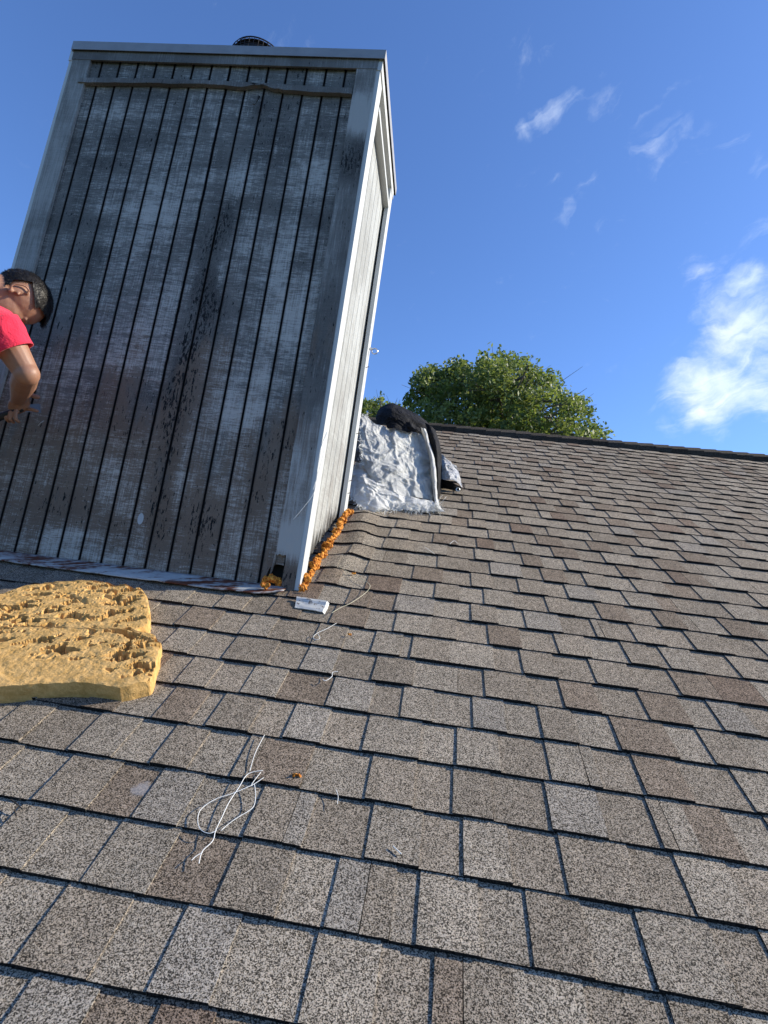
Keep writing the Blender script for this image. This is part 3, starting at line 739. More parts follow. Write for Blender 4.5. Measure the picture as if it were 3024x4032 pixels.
# ------------------------------------------------------------------ strands
def strand(name, pix, rad, mat, label, lift=.014, extra=None, group=None):
    pts = []
    for i, q in enumerate(pix):
        c0 = onroof(q[0], q[1]); h = q[2] if len(q) > 2 else lift
        pts.append(RP(c0[0], c0[1], h))
    bm = bmesh.new(); add_tube(bm, curve_pts(pts, len(pts) * 7), rad, 5)
    if extra:
        for ex in extra:
            p2 = [RP(*onroof(q[0], q[1]), q[2] if len(q) > 2 else lift) for q in ex]
            add_tube(bm, curve_pts(p2, len(p2) * 7), rad * .9, 5)
    o = obj(name, bm, mat, None, True); tag(o, label, 'string', group); return o
white = plain('white_plastic_strand', (.76, .76, .72), .5, .4, 60, .1)
yell = plain('yellowish_plastic_strand', (.62, .58, .40), .5, .4, 60, .1)
def z6(u, v_): return (600 + u / 1.3825, 2900 + v_ / 1.3825)
strand('plastic_strand', [z6(600, 215), z6(520, 235), z6(470, 310), z6(415, 395), z6(380, 470), z6(345, 545), z6(330, 600), z6(280, 650), z6(265, 680), z6(255, 725)], .0009, white,
       'tangled white plastic strands in a loose loop on the lower shingles', .016,
       [[z6(530, 220), z6(560, 120), z6(610, 20)], [z6(590, 225), z6(540, 295), z6(605, 255, )], [z6(545, 295), z6(440, 340), z6(340, 375), z6(265, 430), z6(248, 490), z6(265, 540), z6(310, 560), z6(350, 545)],
        [z6(555, 290), z6(562, 350), z6(552, 410), z6(520, 440), z6(470, 470), z6(420, 505), z6(375, 545)], [z6(275, 665), z6(240, 685), z6(215, 708)]])
def z4(u, v_): return (900 + u / 2.37, 1900 + v_ / 2.37)
strand('plastic_strand', [z4(1030, 820), z4(1130, 880), z4(1240, 940), z4(1310, 985), z4(1310, 1030), z4(1250, 1090), z4(1130, 1170), z4(1040, 1210), z4(960, 1260)], .0009, yell,
       'long kinked yellowish strand on the shingles right of the chimney corner', .018)
def q1(u, v_): return (1008 + u / 1.6458, 2400 + v_ / 1.6458)
strand('plastic_strand', [q1(520, 115), q1(460, 150), q1(400, 178), q1(370, 205), q1(385, 222), q1(412, 215), q1(400, 185)], .0008, white, 'curled white strand with a small loop below the metal scrap', .016)
strand('plastic_strand', [q1(530, 432), q1(495, 438), q1(490, 465), q1(450, 492), q1(430, 480)], .0010, white, 'short hooked white strand on a shingle edge at mid roof', .016)
strand('plastic_strand', [(1545, 3352), (1560, 3366), (1579, 3384)], .0011, white, 'short thick white sliver lying alone on a lower shingle', .014)
strand('plastic_strand', [(1322, 3128), (1330, 3155), (1327, 3185)], .0007, white, 'fine curved white thread right of the orange crumb', .014)
strand('plastic_strand', [(1672, 2165), (1700, 2185), (1710, 2192)], .0010, white, 'short straight white thread right of the chimney below the tarp', .014)
strand('plastic_strand', [(1770, 2153), (1787, 2140), (1800, 2150)], .0010, white, 'small bent white thread on the shingles further up to the right', .014)
# thread hanging on the corner edge of the chimney
pt_ = [at(1287, 1700, Y0 - .012), at(1262, 1770, Y0 - .02), at(1250, 1850, Y0 - .016), at(1240, 1930, Y0 - .02), at(1205, 1985, Y0 - .022), at(1155, 2045, Y0 - .012)]
bm = bmesh.new(); add_tube(bm, curve_pts(pt_, 40), .0010, 5)
pt2 = [at(1287, 1702, Y0 - .012), at(1272, 1790, Y0 - .022), at(1248, 1880, Y0 - .014), at(1232, 1930, Y0 - .02)]
add_tube(bm, curve_pts(pt2, 30), .0009, 5)
tag(obj('thread', bm, white, None, True), 'loose white thread hanging down the right front corner of the chimney', 'string')
# small dry twig
bk = plain('dry_twig', (.05, .04, .03))
bm = bmesh.new()
tp = [RP(*onroof(*q), .014) for q in ((45, 3170), (62, 3180), (75, 3192), (60, 3210), (68, 3235))]
add_tube(bm, tp, .0016, 5); add_tube(bm, [tp[1], RP(*onroof(85, 3176), .02)], .0012, 5); add_tube(bm, [tp[2], RP(*onroof(92, 3205), .012)], .0012, 5)
tag(obj('twig', bm, bk), 'small dark dry twig on the shingles at the left edge', 'twig')

# ------------------------------------------------------------------ tarp bundle
tarp = thing('tarp', 'crumpled frayed tarp, silver white and black, heaped on the roof right of the chimney', 'tarp', RP(-.2, 3.75, .01))
def cloth(name, c1, c2, rough, scale=9.0, bumps=.7, spec=.4, trans=0.0):
    m = Mat(name); o = m.obj(); n = m.noise(o, scale, 6, .62, 1.2); n2 = m.noise(o, 34, 4, .6, .8)
    wv = m.noise(m.sc(o, (260, 40, 260)), 1.0, 2, .5)
    m.col(m.mix(m.ss(n, .35, .68), c1, c2)); m.rough(rough); m.b.inputs['Specular IOR Level'].default_value = spec
    n3 = m.new('ShaderNodeTexNoise', noise_type='RIDGED_MULTIFRACTAL'); m.put(n3.inputs['Vector'], o); n3.inputs['Scale'].default_value = scale * 1.3; n3.inputs['Detail'].default_value = 4
    n = m.m('MULTIPLY_ADD', n3.outputs['Fac'], .25, n)
    if trans:
        t_ = m.new('ShaderNodeBsdfTranslucent'); m.put(t_.inputs['Color'], (.85, .84, .80)); x_ = m.new('ShaderNodeMixShader'); x_.inputs[0].default_value = trans
        on = [q for q in m.nt.nodes if q.type == 'OUTPUT_MATERIAL'][0]; m.nt.links.new(m.b.outputs[0], x_.inputs[1]); m.nt.links.new(t_.outputs[0], x_.inputs[2]); m.nt.links.new(x_.outputs[0], on.inputs[0])
    m.bump(m.m('ADD', m.m('MULTIPLY', n, 1.6), m.m('ADD', m.m('MULTIPLY', n2, .5), m.m('MULTIPLY', wv, .08))), bumps, .03)
    return m
silver = cloth('silver_white_tarp', (.50, .51, .51), (.80, .80, .77), .5, trans=.35)
whitec = cloth('frayed_white_tarp', (.66, .66, .65), (.86, .85, .81), .6, 12, trans=.3)
shiny = cloth('shiny_silver_tarp', (.30, .31, .33), (.66, .66, .66), .32, 16, 1.0, .6)
black = cloth('black_tarp', (.006, .006, .007), (.016, .016, .018), .75, 10, .8, .15)
def sheet(name, ctrl, mat, nu=60, nv=60, amp=.012, fs=9.0, thick=.002, seed=0, frayed=0.0, calm=False):
    rows = [[at(*q) for q in r] for r in ctrl]
    V, F = [], []
    for i in range(nu + 1):
        colp = [catmull(r, i / nu) for r in rows]
        for j in range(nv + 1):
            P = catmull(colp, j / nv)
            f_ = noise.noise_vector(P * fs + Vector((seed, 0, 0)))
            rg = 1 - abs(noise.noise(P * fs * .8 + Vector((0, seed, 3)))) * 2.2
            rg2 = 1 - abs(noise.noise(P * fs * 2.1 + Vector((0, seed, 9)))) * 2.2
            Q = P + f_ * .05; cr = 0.0
            for k_, (dx_, dz_, fr__, am_) in enumerate(((1, .15, 9, 1.0), (.75, .66, 7, 1.1), (.8, -.6, 11, .8), (.25, .97, 8, .6), (.95, .3, 22, .45), (.6, -.8, 26, .4), (.3, .95, 30, .3))):
                a_ = Q.x * dx_ + Q.z * dz_; b_ = -Q.x * dz_ + Q.z * dx_
                cr += am_ * (1 - min(1.0, 2.6 * abs(noise.noise(Vector((a_ * fr__ + seed, b_ * fr__ * .28, seed + 3.7 * k_))))))
            P = P + Vector((cr * .25 + f_.x * .4, -cr, f_.z * .5 + cr * .1)) * amp * (1.0 if not calm else .5) + Vector((0, amp * 1.6, 0))
            V.append(P)
    for i in range(nu):
        for j in range(nv): b = i * (nv + 1) + j; F.append((b, b + 1, b + nv + 2, b + nv + 1))
    o = obj(name, (V, [], F), mat, tarp, calm); bake(o, [('SOLIDIFY', dict(thickness=thick, offset=0))]); return o, V
ms, MV = sheet('silver_sheet', [[(1412, 1652, 3.34), (1440, 1640, 3.36), (1480, 1672, 3.37), (1545, 1688, 3.41), (1600, 1690, 3.47), (1658, 1692, 3.55)],
                        [(1420, 1740, 3.24), (1450, 1745, 3.25), (1490, 1752, 3.27), (1560, 1765, 3.32), (1620, 1775, 3.40), (1688, 1795, 3.50)],
                        [(1432, 1840, 3.15), (1460, 1850, 3.15), (1510, 1860, 3.18), (1580, 1872, 3.24), (1645, 1875, 3.32), (1700, 1890, 3.42)],
                        [(1490, 1925, 3.12), (1520, 1935, 3.12), (1560, 1948, 3.14), (1600, 1958, 3.18), (1650, 1965, 3.24), (1708, 1975, 3.32)]], silver, 130, 110, .015, 8, seed=1)
ws, WV = sheet('white_sheet', [[(1398, 1825, 3.26), (1425, 1842, 3.20), (1465, 1885, 3.18), (1530, 1930, 3.16), (1600, 1960, 3.17), (1690, 1975, 3.22)],
                       [(1372, 1890, 3.16), (1415, 1915, 3.08), (1470, 1950, 3.08), (1540, 1972, 3.10), (1610, 1990, 3.11), (1712, 1990, 3.20)],
                       [(1368, 1945, 3.08), (1402, 1985, 3.02), (1448, 2018, 3.00), (1520, 2012, 3.06), (1600, 2010, 3.08), (1742, 2018, 3.10)]], whitec, 100, 60, .017, 11, seed=5, frayed=.02)
sheet('side_band', [[(1652, 1685, 3.50), (1662, 1688, 3.46), (1672, 1692, 3.46)], [(1684, 1790, 3.44), (1694, 1795, 3.38), (1704, 1800, 3.40)], [(1696, 1880, 3.36), (1706, 1885, 3.30), (1716, 1890, 3.32)],
                    [(1706, 1955, 3.26), (1716, 1965, 3.22), (1726, 1975, 3.24)], [(1715, 2000, 3.12), (1728, 2010, 3.10), (1742, 2016, 3.12)]], whitec, 10, 60, .008, 14, seed=8)
sheet('black_sheet', [[(1660, 1660, 3.60), (1690, 1672, 3.52), (1712, 1690, 3.55)], [(1682, 1740, 3.50), (1712, 1745, 3.42), (1732, 1760, 3.52)], [(1702, 1830, 3.42), (1722, 1840, 3.36), (1738, 1850, 3.48)],
                      [(1708, 1900, 3.36), (1724, 1915, 3.30), (1734, 1925, 3.46)], [(1714, 1965, 3.26), (1722, 1975, 3.24), (1726, 1975, 3.36)]], black, 30, 70, .010, 9, seed=9, calm=True)
sheet('black_sheet', [[(1478, 1640, 3.62), (1495, 1605, 3.62), (1540, 1588, 3.62), (1600, 1608, 3.62), (1660, 1645, 3.62), (1705, 1690, 3.62)],
                      [(1480, 1650, 3.52), (1500, 1622, 3.50), (1545, 1612, 3.50), (1600, 1632, 3.50), (1655, 1665, 3.50), (1700, 1705, 3.52)],
                      [(1492, 1680, 3.46), (1512, 1665, 3.43), (1555, 1665, 3.42), (1600, 1680, 3.44), (1645, 1692, 3.48), (1690, 1725, 3.48)]], black, 60, 40, .009, 8, seed=12, calm=True)
sheet('black_fold', [[(1510, 1660, 3.44), (1550, 1645, 3.40), (1600, 1665, 3.41), (1650, 1690, 3.45)], [(1520, 1690, 3.40), (1555, 1690, 3.36), (1600, 1700, 3.38), (1655, 1712, 3.43)]], black, 40, 20, .014, 12, seed=13)
sheet('shiny_sheet', [[(1722, 1785, 3.62), (1745, 1800, 3.58), (1770, 1822, 3.60), (1792, 1838, 3.66)], [(1724, 1830, 3.55), (1750, 1845, 3.48), (1780, 1860, 3.50), (1802, 1880, 3.60)],
                      [(1722, 1885, 3.48), (1750, 1890, 3.42), (1785, 1900, 3.44), (1812, 1922, 3.54)]], shiny, 50, 50, .018, 14, seed=15)
bmr = sheet('black_rim', [[(1718, 1880, 3.50), (1750, 1892, 3.44), (1785, 1904, 3.44), (1816, 1920, 3.54)], [(1716, 1925, 3.52), (1750, 1925, 3.50), (1785, 1932, 3.50), (1814, 1934, 3.54)]], black, 40, 14, .004, 14, seed=17)
gp = at(1803, 1928, 3.49); bm = bmesh.new()
add_tube(bm, [gp + Vector((.011 * math.cos(a), -.004, .011 * math.sin(a))) for a in [2 * math.pi * i / 18 for i in range(19)]], .003, 6, False); obj('grommet', bm, metal, tarp)
sheet('grey_sheet', [[(1372, 1670, 3.60), (1390, 1664, 3.56), (1420, 1668, 3.54)], [(1368, 1730, 3.52), (1392, 1735, 3.46), (1425, 1740, 3.46)], [(1366, 1800, 3.40), (1392, 1815, 3.34), (1432, 1830, 3.36)]], cloth('grey_tarp', (.05, .055, .06), (.16, .17, .19), .6), 30, 50, .02, 9, seed=19)
# black core of the bundle, resting on the roof
bm = bmesh.new()
for (s_, t_, n_, r_) in ((-.40, 3.72, .03, (.16, .22, .11)), (-.22, 3.95, .10, (.20, .26, .17)), (-.10, 3.95, .04, (.16, .24, .12)), (-.42, 4.1, .14, (.17, .22, .17)), (-.05, 4.12, .02, (.10, .16, .08)), (-.33, 3.62, .0, (.16, .12, .05)), (-.12, 3.66, .0, (.12, .10, .04)), (-.45, 3.52, .0, (.06, .09, .04))):
    P = RP(s_ - .02, t_ + .27, n_ - .02); P.z -= .03; add_ball(bm, P, (r_[0] * .8, r_[1] * .8, r_[2] * .8), Matrix.Rotation(TH, 3, 'X'), 3)
core = remesh('black_core', bm, black, tarp, .008, 3)
for v_ in core.data.vertices:
    P = v_.co; v_.co = P + Vector((0, -.4, .6)) * (.05 * (abs(noise.noise(P * 7)) - .2)) + Vector(noise.noise_vector(P * 16)) * .012
# frayed threads
bm = bmesh.new(); rr = random.Random(21)
def fray(P, L, d=None):
    d = d or Vector((rr.gauss(0, 1), rr.gauss(0, .6) - .5, rr.gauss(0, 1))).normalized()
    pts = [P]; q = P
    for i in range(4):
        d = (d + Vector((rr.gauss(0, .35), rr.gauss(0, .35), rr.gauss(0, .35) - .12))).normalized(); q = q + d * L / 4; pts.append(q)
    add_tube(bm, pts, .0011, 3, False)
ncol = 51
for i in range(0, 91):
    for q in range(5 if rr.random() < .3 else 1):
        P = WV[i * 61 + 60]; fray(P, rr.uniform(.01, .05) * rr.choice((.5, .8, 1, 1.8)), Vector((rr.gauss(0, .9), -.5, -abs(rr.gauss(0, .8)))))
    if i < 60 and i % 2 == 0: fray(WV[i * 61], rr.uniform(.02, .05))
for j in range(71):
    for q in range(2): fray(MV[j], rr.uniform(.01, .035), Vector((-1, -.2, rr.gauss(0, .5))))
for i in range(0, 30):
    fray(MV[i * 111], rr.uniform(.015, .05), Vector((rr.gauss(0, .5), -.1, 1)))
for i in range(130):
    P = at(rr.uniform(1560, 1730), rr.uniform(1978, 2012), rr.uniform(3.07, 3.12)); fray(P, rr.uniform(.03, .09), Vector((rr.gauss(0, 1.2), -.2, -.3)))
fr_o = obj('frayed_edge', bm, white, tarp); tag(fr_o, kind='stuff')

# ------------------------------------------------------------------ trees
lm = Mat('leaf'); ri = lm.attr('lv', 'Fac')
lc = lm.mix(ri, (.038, .072, .020), (.23, .28, .09)); lm.col(lc); lm.rough(.5); lm.b.inputs['Specular IOR Level'].default_value = .35
tr_ = lm.new('ShaderNodeBsdfTranslucent'); lm.put(tr_.inputs['Color'], lm.mix(ri, (.10, .17, .025), (.38, .43, .09)))
mx = lm.new('ShaderNodeMixShader'); mx.inputs[0].default_value = .38
outn = [n for n in lm.nt.nodes if n.type == 'OUTPUT_MATERIAL'][0]
lm.nt.links.new(lm.b.outputs[0], mx.inputs[1]); lm.nt.links.new(tr_.outputs[0], mx.inputs[2]); lm.nt.links.new(mx.outputs[0], outn.inputs[0])
barkm = plain('bark', (.16, .14, .12), .9, .2, 12, .4, 0, .5)
def tree(base, outline, Yc, depth, label, seed, nclump, leaf, trunk_top, fork):
    """outline(u) gives crown silhouette; clumps fill the crown's volume"""
    rr = random.Random(seed); t = thing('tree', label, 'tree', base)
    V, F, LV = [], [], []
    clumps = []
    tries = 0
    while len(clumps) < nclump and tries < 200000:
        tries += 1
        e = outline(rr)
        if e is None: continue
        clumps.append(e)
    for (P, r) in clumps:
        br = rr.uniform(.0, 1.0); nl = int(62 * (r / .35) ** 2)
        for k_ in range(nl):
            d = Vector((rr.gauss(0, 1), rr.gauss(0, 1), rr.gauss(0, .75)))
            d = d.normalized() * (rr.random() ** .5) * r
            c_ = P + d; sz = leaf * rr.uniform(.6, 1.25)
            nrm_ = Vector((rr.gauss(0, .7), rr.gauss(0, .7), rr.gauss(.5, .6))).normalized(); a = nrm_.orthogonal().normalized()
            a = Matrix.Rotation(rr.random() * 6.28, 3, nrm_) @ a; b_ = nrm_.cross(a)
            n0 = len(V); V.extend([c_ - a * sz, c_ + b_ * sz * .55, c_ + a * sz, c_ - b_ * sz * .55]); F.append((n0, n0 + 1, n0 + 2, n0 + 3))
            LV.append(min(1, max(0, .25 + .45 * br + rr.gauss(0, .22))))
    o = obj('crown', (V, [], F), lm, t)
    a_ = o.data.attributes.new('lv', 'FLOAT', 'FACE'); a_.data.foreach_set('value', LV)
    bm = bmesh.new()
    tp_ = [Vector(base) + Vector((0, 0, 0)), Vector(base).lerp(fork, .5) + Vector((.1, 0, 0)), fork, trunk_top]
    add_tube(bm, curve_pts(tp_, 14), [.30 - .022 * i * .9 for i in range(14)], 10)
    big_ = sorted(clumps, key=lambda c: -c[1])
    for (P, r) in rr.sample(clumps, min(len(clumps), 130)):
        s_ = fork.lerp(trunk_top, rr.uniform(0, .75)); mid_ = s_.lerp(P, .5) + Vector((rr.gauss(0, .15), rr.gauss(0, .15), rr.uniform(-.1, .25)))
        r0 = rr.uniform(.03, .075); add_tube(bm, curve_pts([s_, mid_, P], 8), [r0 * (1 - i / 9) + .006 for i in range(8)], 6)
        for q in range(2):
            e2 = P + Vector((rr.gauss(0, r), rr.gauss(0, r), rr.gauss(0, r))); add_tube(bm, [mid_.lerp(P, .6), e2], [.012, .004], 4)
    obj('trunk', bm, barkm, t); return t
TY = 16.0
def inside(poly, x, y):
    c = False; n = len(poly); j = n - 1
    for i in range(n):
        xi, yi = poly[i]; xj, yj = poly[j]
        if (yi > y) != (yj > y) and x < (xj - xi) * (y - yi) / (yj - yi) + xi: c = not c
        j = i
    return c
def mk_outline(sil, Y, dep, px0, px1, py0, py1, rmin, rmax, holes=(), thr=-.11):
    """the crown's silhouette polygon is turned into X/Z metres at depth Y; clumps are spread through a lens-like volume"""
    poly = [(at(x, y, Y).x, at(x, y, Y).z) for x, y in sil]
    xs = [p[0] for p in poly]; zs = [p[1] for p in poly]; cx = (min(xs) + max(xs)) / 2; cz = min(zs) + (max(zs) - min(zs)) * .35
    hl = [(at(x, y, Y).x, at(x, y, Y).z, r) for x, y, r in holes]
    def f(rr):
        x = rr.uniform(min(xs), max(xs)); z = rr.uniform(min(zs), max(zs)); r = rr.uniform(rmin, rmax)
        nx = (x - cx) / (max(xs) - min(xs)) * 2; nz = (z - cz) / (max(zs) - cz)
        rad = math.sqrt(max(.05, 1 - min(1, nx * nx * .85 + max(0, nz) ** 2 * .75)))
        y = Y + rr.uniform(-1, 1) * dep * rad
        kq = Y / y; xq = x * kq; zq = CH + (z - CH) * kq
        for a in range(8):
            if not inside(poly, xq + r * .75 * math.cos(a * .785), zq + r * .55 * math.sin(a * .785)): return None
        for hx_, hz_, hr in hl:
            if (x - hx_) ** 2 + (z - hz_) ** 2 < hr * hr and rr.random() < .85: return None
        if noise.noise(Vector((x * 1.25, y * 1.0, z * 1.5 + Y))) < thr: return None
        return Vector((x, y, z)), r
    return f
sil = [(1570, 2000), (1575, 1700), (1582, 1590), (1600, 1560), (1612, 1545), (1605, 1500), (1640, 1465), (1680, 1445), (1700, 1415), (1735, 1412), (1765, 1425), (1790, 1408), (1830, 1405), (1870, 1425), (1890, 1390), (1915, 1365), (1950, 1345), (1985, 1350), (1995, 1385), (2030, 1400),
       (2080, 1395), (2120, 1400), (2130, 1430), (2115, 1455), (2150, 1465), (2200, 1470), (2215, 1500), (2210, 1530), (2260, 1545), (2330, 1560), (2350, 1585), (2345, 1610), (2370, 1640), (2375, 1670), (2400, 1690), (2425, 1700), (2415, 1725), (2440, 1760), (2440, 2000)]
f1 = mk_outline(sil, TY, 2.6, 0, 0, 0, 0, .22, .42, [(2130, 1670, .28), (1880, 1480, .20), (2080, 1560, .18), (1985, 1450, .12)])
b0 = at(1965, 1900, TY)
tree((b0.x, TY, -3.6), f1, TY, 2.6, 'large broad leafy green tree with visible limbs behind the ridge', 4, 1150, .066, at(1985, 1430, TY), at(1960, 1900, TY))
sil2 = [(1330, 2000), (1340, 1640), (1385, 1580), (1410, 1560), (1430, 1548), (1450, 1556), (1470, 1548), (1500, 1545), (1515, 1555), (1530, 1565), (1545, 1585), (1575, 1590), (1620, 1600), (1650, 2000)]
f2 = mk_outline(sil2, 19.0, 1.6, 0, 0, 0, 0, .2, .34, (), -.5)
b0 = at(1460, 1900, 19.0)
tree((b0.x, 19.0, -3.6), f2, 19.0, 1.6, 'smaller darker tree top between the chimney and the big tree', 9, 420, .075, at(1470, 1600, 19.0), at(1460, 1900, 19.0))

# ------------------------------------------------------------------ person working at the chimney
skin = Mat('skin'); oo = skin.obj(); nn = skin.noise(oo, 35, 4, .6)
skin.col(skin.mix(nn, (.25, .125, .078), (.345, .18, .115))); skin.rough(.5); skin.b.inputs['Specular IOR Level'].default_value = .4
skin.b.inputs['Subsurface Weight'].default_value = .12; skin.b.inputs['Subsurface Radius'].default_value = (.02, .006, .003); skin.bump(skin.noise(oo, 300, 3), .15, .002)
red = Mat('red_cotton'); oo = red.obj(); nn = red.noise(oo, 12, 5, .6, .6)
red.col(red.mix(nn, (.60, .018, .05), (.74, .03, .075))); red.rough(.9); red.b.inputs['Sheen Weight'].default_value = .2; red.bump(nn, .5, .03)
hairm = Mat('black_hair'); oo = hairm.obj(); hairm.col(hairm.mix(hairm.noise(oo, 200, 3), (.006, .005, .005), (.018, .016, .015))); hairm.rough(.45); hairm.bump(hairm.noise(hairm.sc(oo, (1, 1, 1)), 230, 3, .6), .3, .002)
jean = plain('denim', (.05, .07, .12), .9, .2, 60, .3); shoe = plain('shoe_leather', (.06, .05, .045), .7)
HC = at(70, 1186, 1.86)
Fd = Vector((.15, .28, -.95)).normalized(); Ud = Vector((.62, .72, .30)); Ud = (Ud - Fd * Ud.dot(Fd)).normalized(); Rd = Fd.cross(Ud).normalized()
HM = frame3(Rd, Fd, Ud)                                   # local x = his right ear side, y = face, z = crown
def hp(x, y, z): return HC + HM @ Vector((x, y, z)) * .95
shoulder = at(5, 1305, 1.66); elbow = at(105, 1470, 1.73); wrist = at(72, 1572, 1.96)
neck = hp(0, -.035, -.16); chest = neck + Vector((-.22, -.04, -.20)); hip = Vector((-2.50, 1.62, 1.62))
shl = neck + Vector((-.10, .16, -.06))
footR = RP(-2.42, 1.70, .012); footL = RP(-2.62, 2.05, .012)
kneeR = Vector((-2.28, 1.50, 1.20)); kneeL = Vector((-2.42, 1.86, 1.36)); anR = footR + Vector((0, 0, .10)); anL = footL + Vector((0, 0, .10))
person = thing('person', 'person in a red t-shirt with short black hair bent over beside the chimney', 'person', ((footR + footL) / 2)[:])
bm = bmesh.new()
# head: skull, face, jaw, nose, lips, brow, ears
add_ball(bm, hp(0, -.012, .020), (.076, .096, .088), HM)
add_ball(bm, hp(0, .030, -.030), (.060, .066, .080), HM)
add_ball(bm, hp(0, .048, -.088), (.036, .040, .030), HM, 2)
add_capsule(bm, hp(-.045, -.02, -.055), hp(-.020, .055, -.098), .020, .018); add_capsule(bm, hp(.045, -.02, -.055), hp(.020, .055, -.098), .020, .018)
add_capsule(bm, hp(0, .090, .000), hp(0, .112, -.038), .010, .013); add_ball(bm, hp(-.011, .102, -.041), .009, sub=2); add_ball(bm, hp(.011, .102, -.041), .009, sub=2)
add_capsule(bm, hp(-.018, .088, -.062), hp(.018, .088, -.062), .0075, .0075); add_capsule(bm, hp(-.015, .086, -.072), hp(.015, .086, -.072), .008, .008)
add_capsule(bm, hp(-.040, .078, .012), hp(-.012, .088, .012), .006, .006); add_capsule(bm, hp(.040, .078, .012), hp(.012, .088, .012), .006, .006)
add_ball(bm, hp(.038, .055, -.028), (.020, .020, .026), HM, 2); add_ball(bm, hp(-.038, .050, -.028), (.020, .020, .026), HM, 2)
for sg in (1, -1):                                        # ear: rim ring + bowl + lobe
    ec = hp(sg * .079, -.018, -.012); out = Rd * sg
    ring = []
    for i in range(17):
        a = -2.2 + 4.6 * i / 16
        ring.append(ec + HM @ Vector((sg * .010, -.017 * math.cos(a) - .004, .029 * math.sin(a) + .002)) + HM @ Vector((sg * .006 * math.cos(a), 0, 0)))
    add_tube(bm, ring, .0042, 8)
    add_ball(bm, ec + HM @ Vector((sg * .001, -.006, .0)), (.006, .017, .027), HM, 2); add_ball(bm, ec + HM @ Vector((sg * .005, .004, -.027)), (.006, .008, .010), HM, 2)
    add_ball(bm, ec + HM @ Vector((sg * .006, .012, -.004)), (.005, .005, .007), HM, 2)
add_capsule(bm, hp(0, -.035, -.03), neck, .056, .060); add_capsule(bm, neck, neck.lerp(chest, .4), .062, .08)
# torso and legs
add_capsule(bm, chest, hip, .125, .12); add_capsule(bm, shoulder.lerp(chest, .3), shl.lerp(chest, .3), .08, .08)
add_capsule(bm, hip + Vector((0, -.06, -.03)), kneeR, .085, .058); add_capsule(bm, kneeR, anR, .056, .038)
add_capsule(bm, hip + Vector((0, .08, -.03)), kneeL, .085, .058); add_capsule(bm, kneeL, anL, .056, .038)
# near arm
mid_u = shoulder.lerp(elbow, .5) + Vector((-.004, 0, .006))
add_capsule(bm, shoulder, mid_u, .054, .049); add_capsule(bm, mid_u, elbow, .049, .040); add_ball(bm, elbow + Vector((.004, -.004, -.004)), .0415)
fa_ = elbow.lerp(wrist, .35)
add_capsule(bm, elbow, fa_, .041, .043); add_capsule(bm, fa_, wrist, .043, .027)
# hand: palm with five fingers closed round the tool handle (axis lower left -> upper right)
TA = (at(45, 1650, 1.99) - at(0, 1690, 1.97)).normalized(); TA = Vector((.86, .10, .30)).normalized()
TC = at(72, 1612, 1.985)                                  # handle passes here
palm = wrist.lerp(TC, .60) + Vector((-.002, .004, .006))
pz = (palm - wrist).normalized(); px_ = TA; py_ = pz.cross(px_).normalized()
PM = frame3(px_, py_, pz)
add_ball(bm, palm, (.044, .021, .046), PM, 3); add_capsule(bm, wrist, palm, .026, .026)
def finger(root, pts, r0):
    ch = [root] + pts
    for i, (a, b) in enumerate(zip(ch, ch[1:])): add_capsule(bm, a, b, r0 * (1 - .09 * i), r0 * (1 - .09 * (i + 1)), 2)
near = Vector((0, -1, 0))
for i, (off, ln) in enumerate(((.032, 1.05), (.010, 1.1), (-.012, 1.03), (-.033, .85))):
    kn = palm + PM @ Vector((off, 0, .034))
    kn = kn + near * .006
    if i == 0:      # index lies along the blade
        finger(kn, [kn + (TA * .022 + near * .012 + Vector((0, 0, -.010))), kn + TA * .042 + near * .010 + Vector((0, 0, -.018)), kn + TA * .050 + near * .006 + Vector((0, 0, -.021))], .0092)
    else:           # the others curl down in front of the handle and back under it
        p1 = kn + near * .024 * ln + Vector((.002, 0, -.016 * ln)); p2 = p1 + Vector((.002, .004, -.024 * ln)); p3 = p2 + Vector((0, .020, -.006))
        finger(kn, [p1, p2, p3], .0094 if i < 3 else .0080)
tb0 = palm + PM @ Vector((.026, 0, -.016)) + Vector((0, -.004, .008))
finger(tb0, [tb0 + TA * .026 + near * .010 + Vector((0, 0, .006)), tb0 + TA * .040 + near * .008 + Vector((0, 0, -.006)), tb0 + TA * .055 + near * .004 + Vector((0, 0, -.010))], .0112)
# far arm braced on the chase
elL = shl + Vector((.00, .02, -.27)); wrL = Vector((-2.10, Y0 - .05, 1.62))
add_capsule(bm, shl, elL, .05, .042); add_capsule(bm, elL, wrL, .041, .027)
pl = wrL + Vector((.04, .02, .03)); add_capsule(bm, wrL, pl, .026, .022)
for i in range(4):
    r_ = pl + Vector((.012 - .008 * i, .012, .018 - .018 * i)); finger(r_, [r_ + Vector((.030, .006, .012 - .004 * i)), r_ + Vector((.058 - .004 * i, .010, .018 - .007 * i))], .0088)
finger(pl + Vector((-.02, .01, .012)), [pl + Vector((-.015, .014, .045)), pl + Vector((-.004, .016, .068))], .0105)
body = remesh('body', bm, skin, person, .0034, 3, .5)
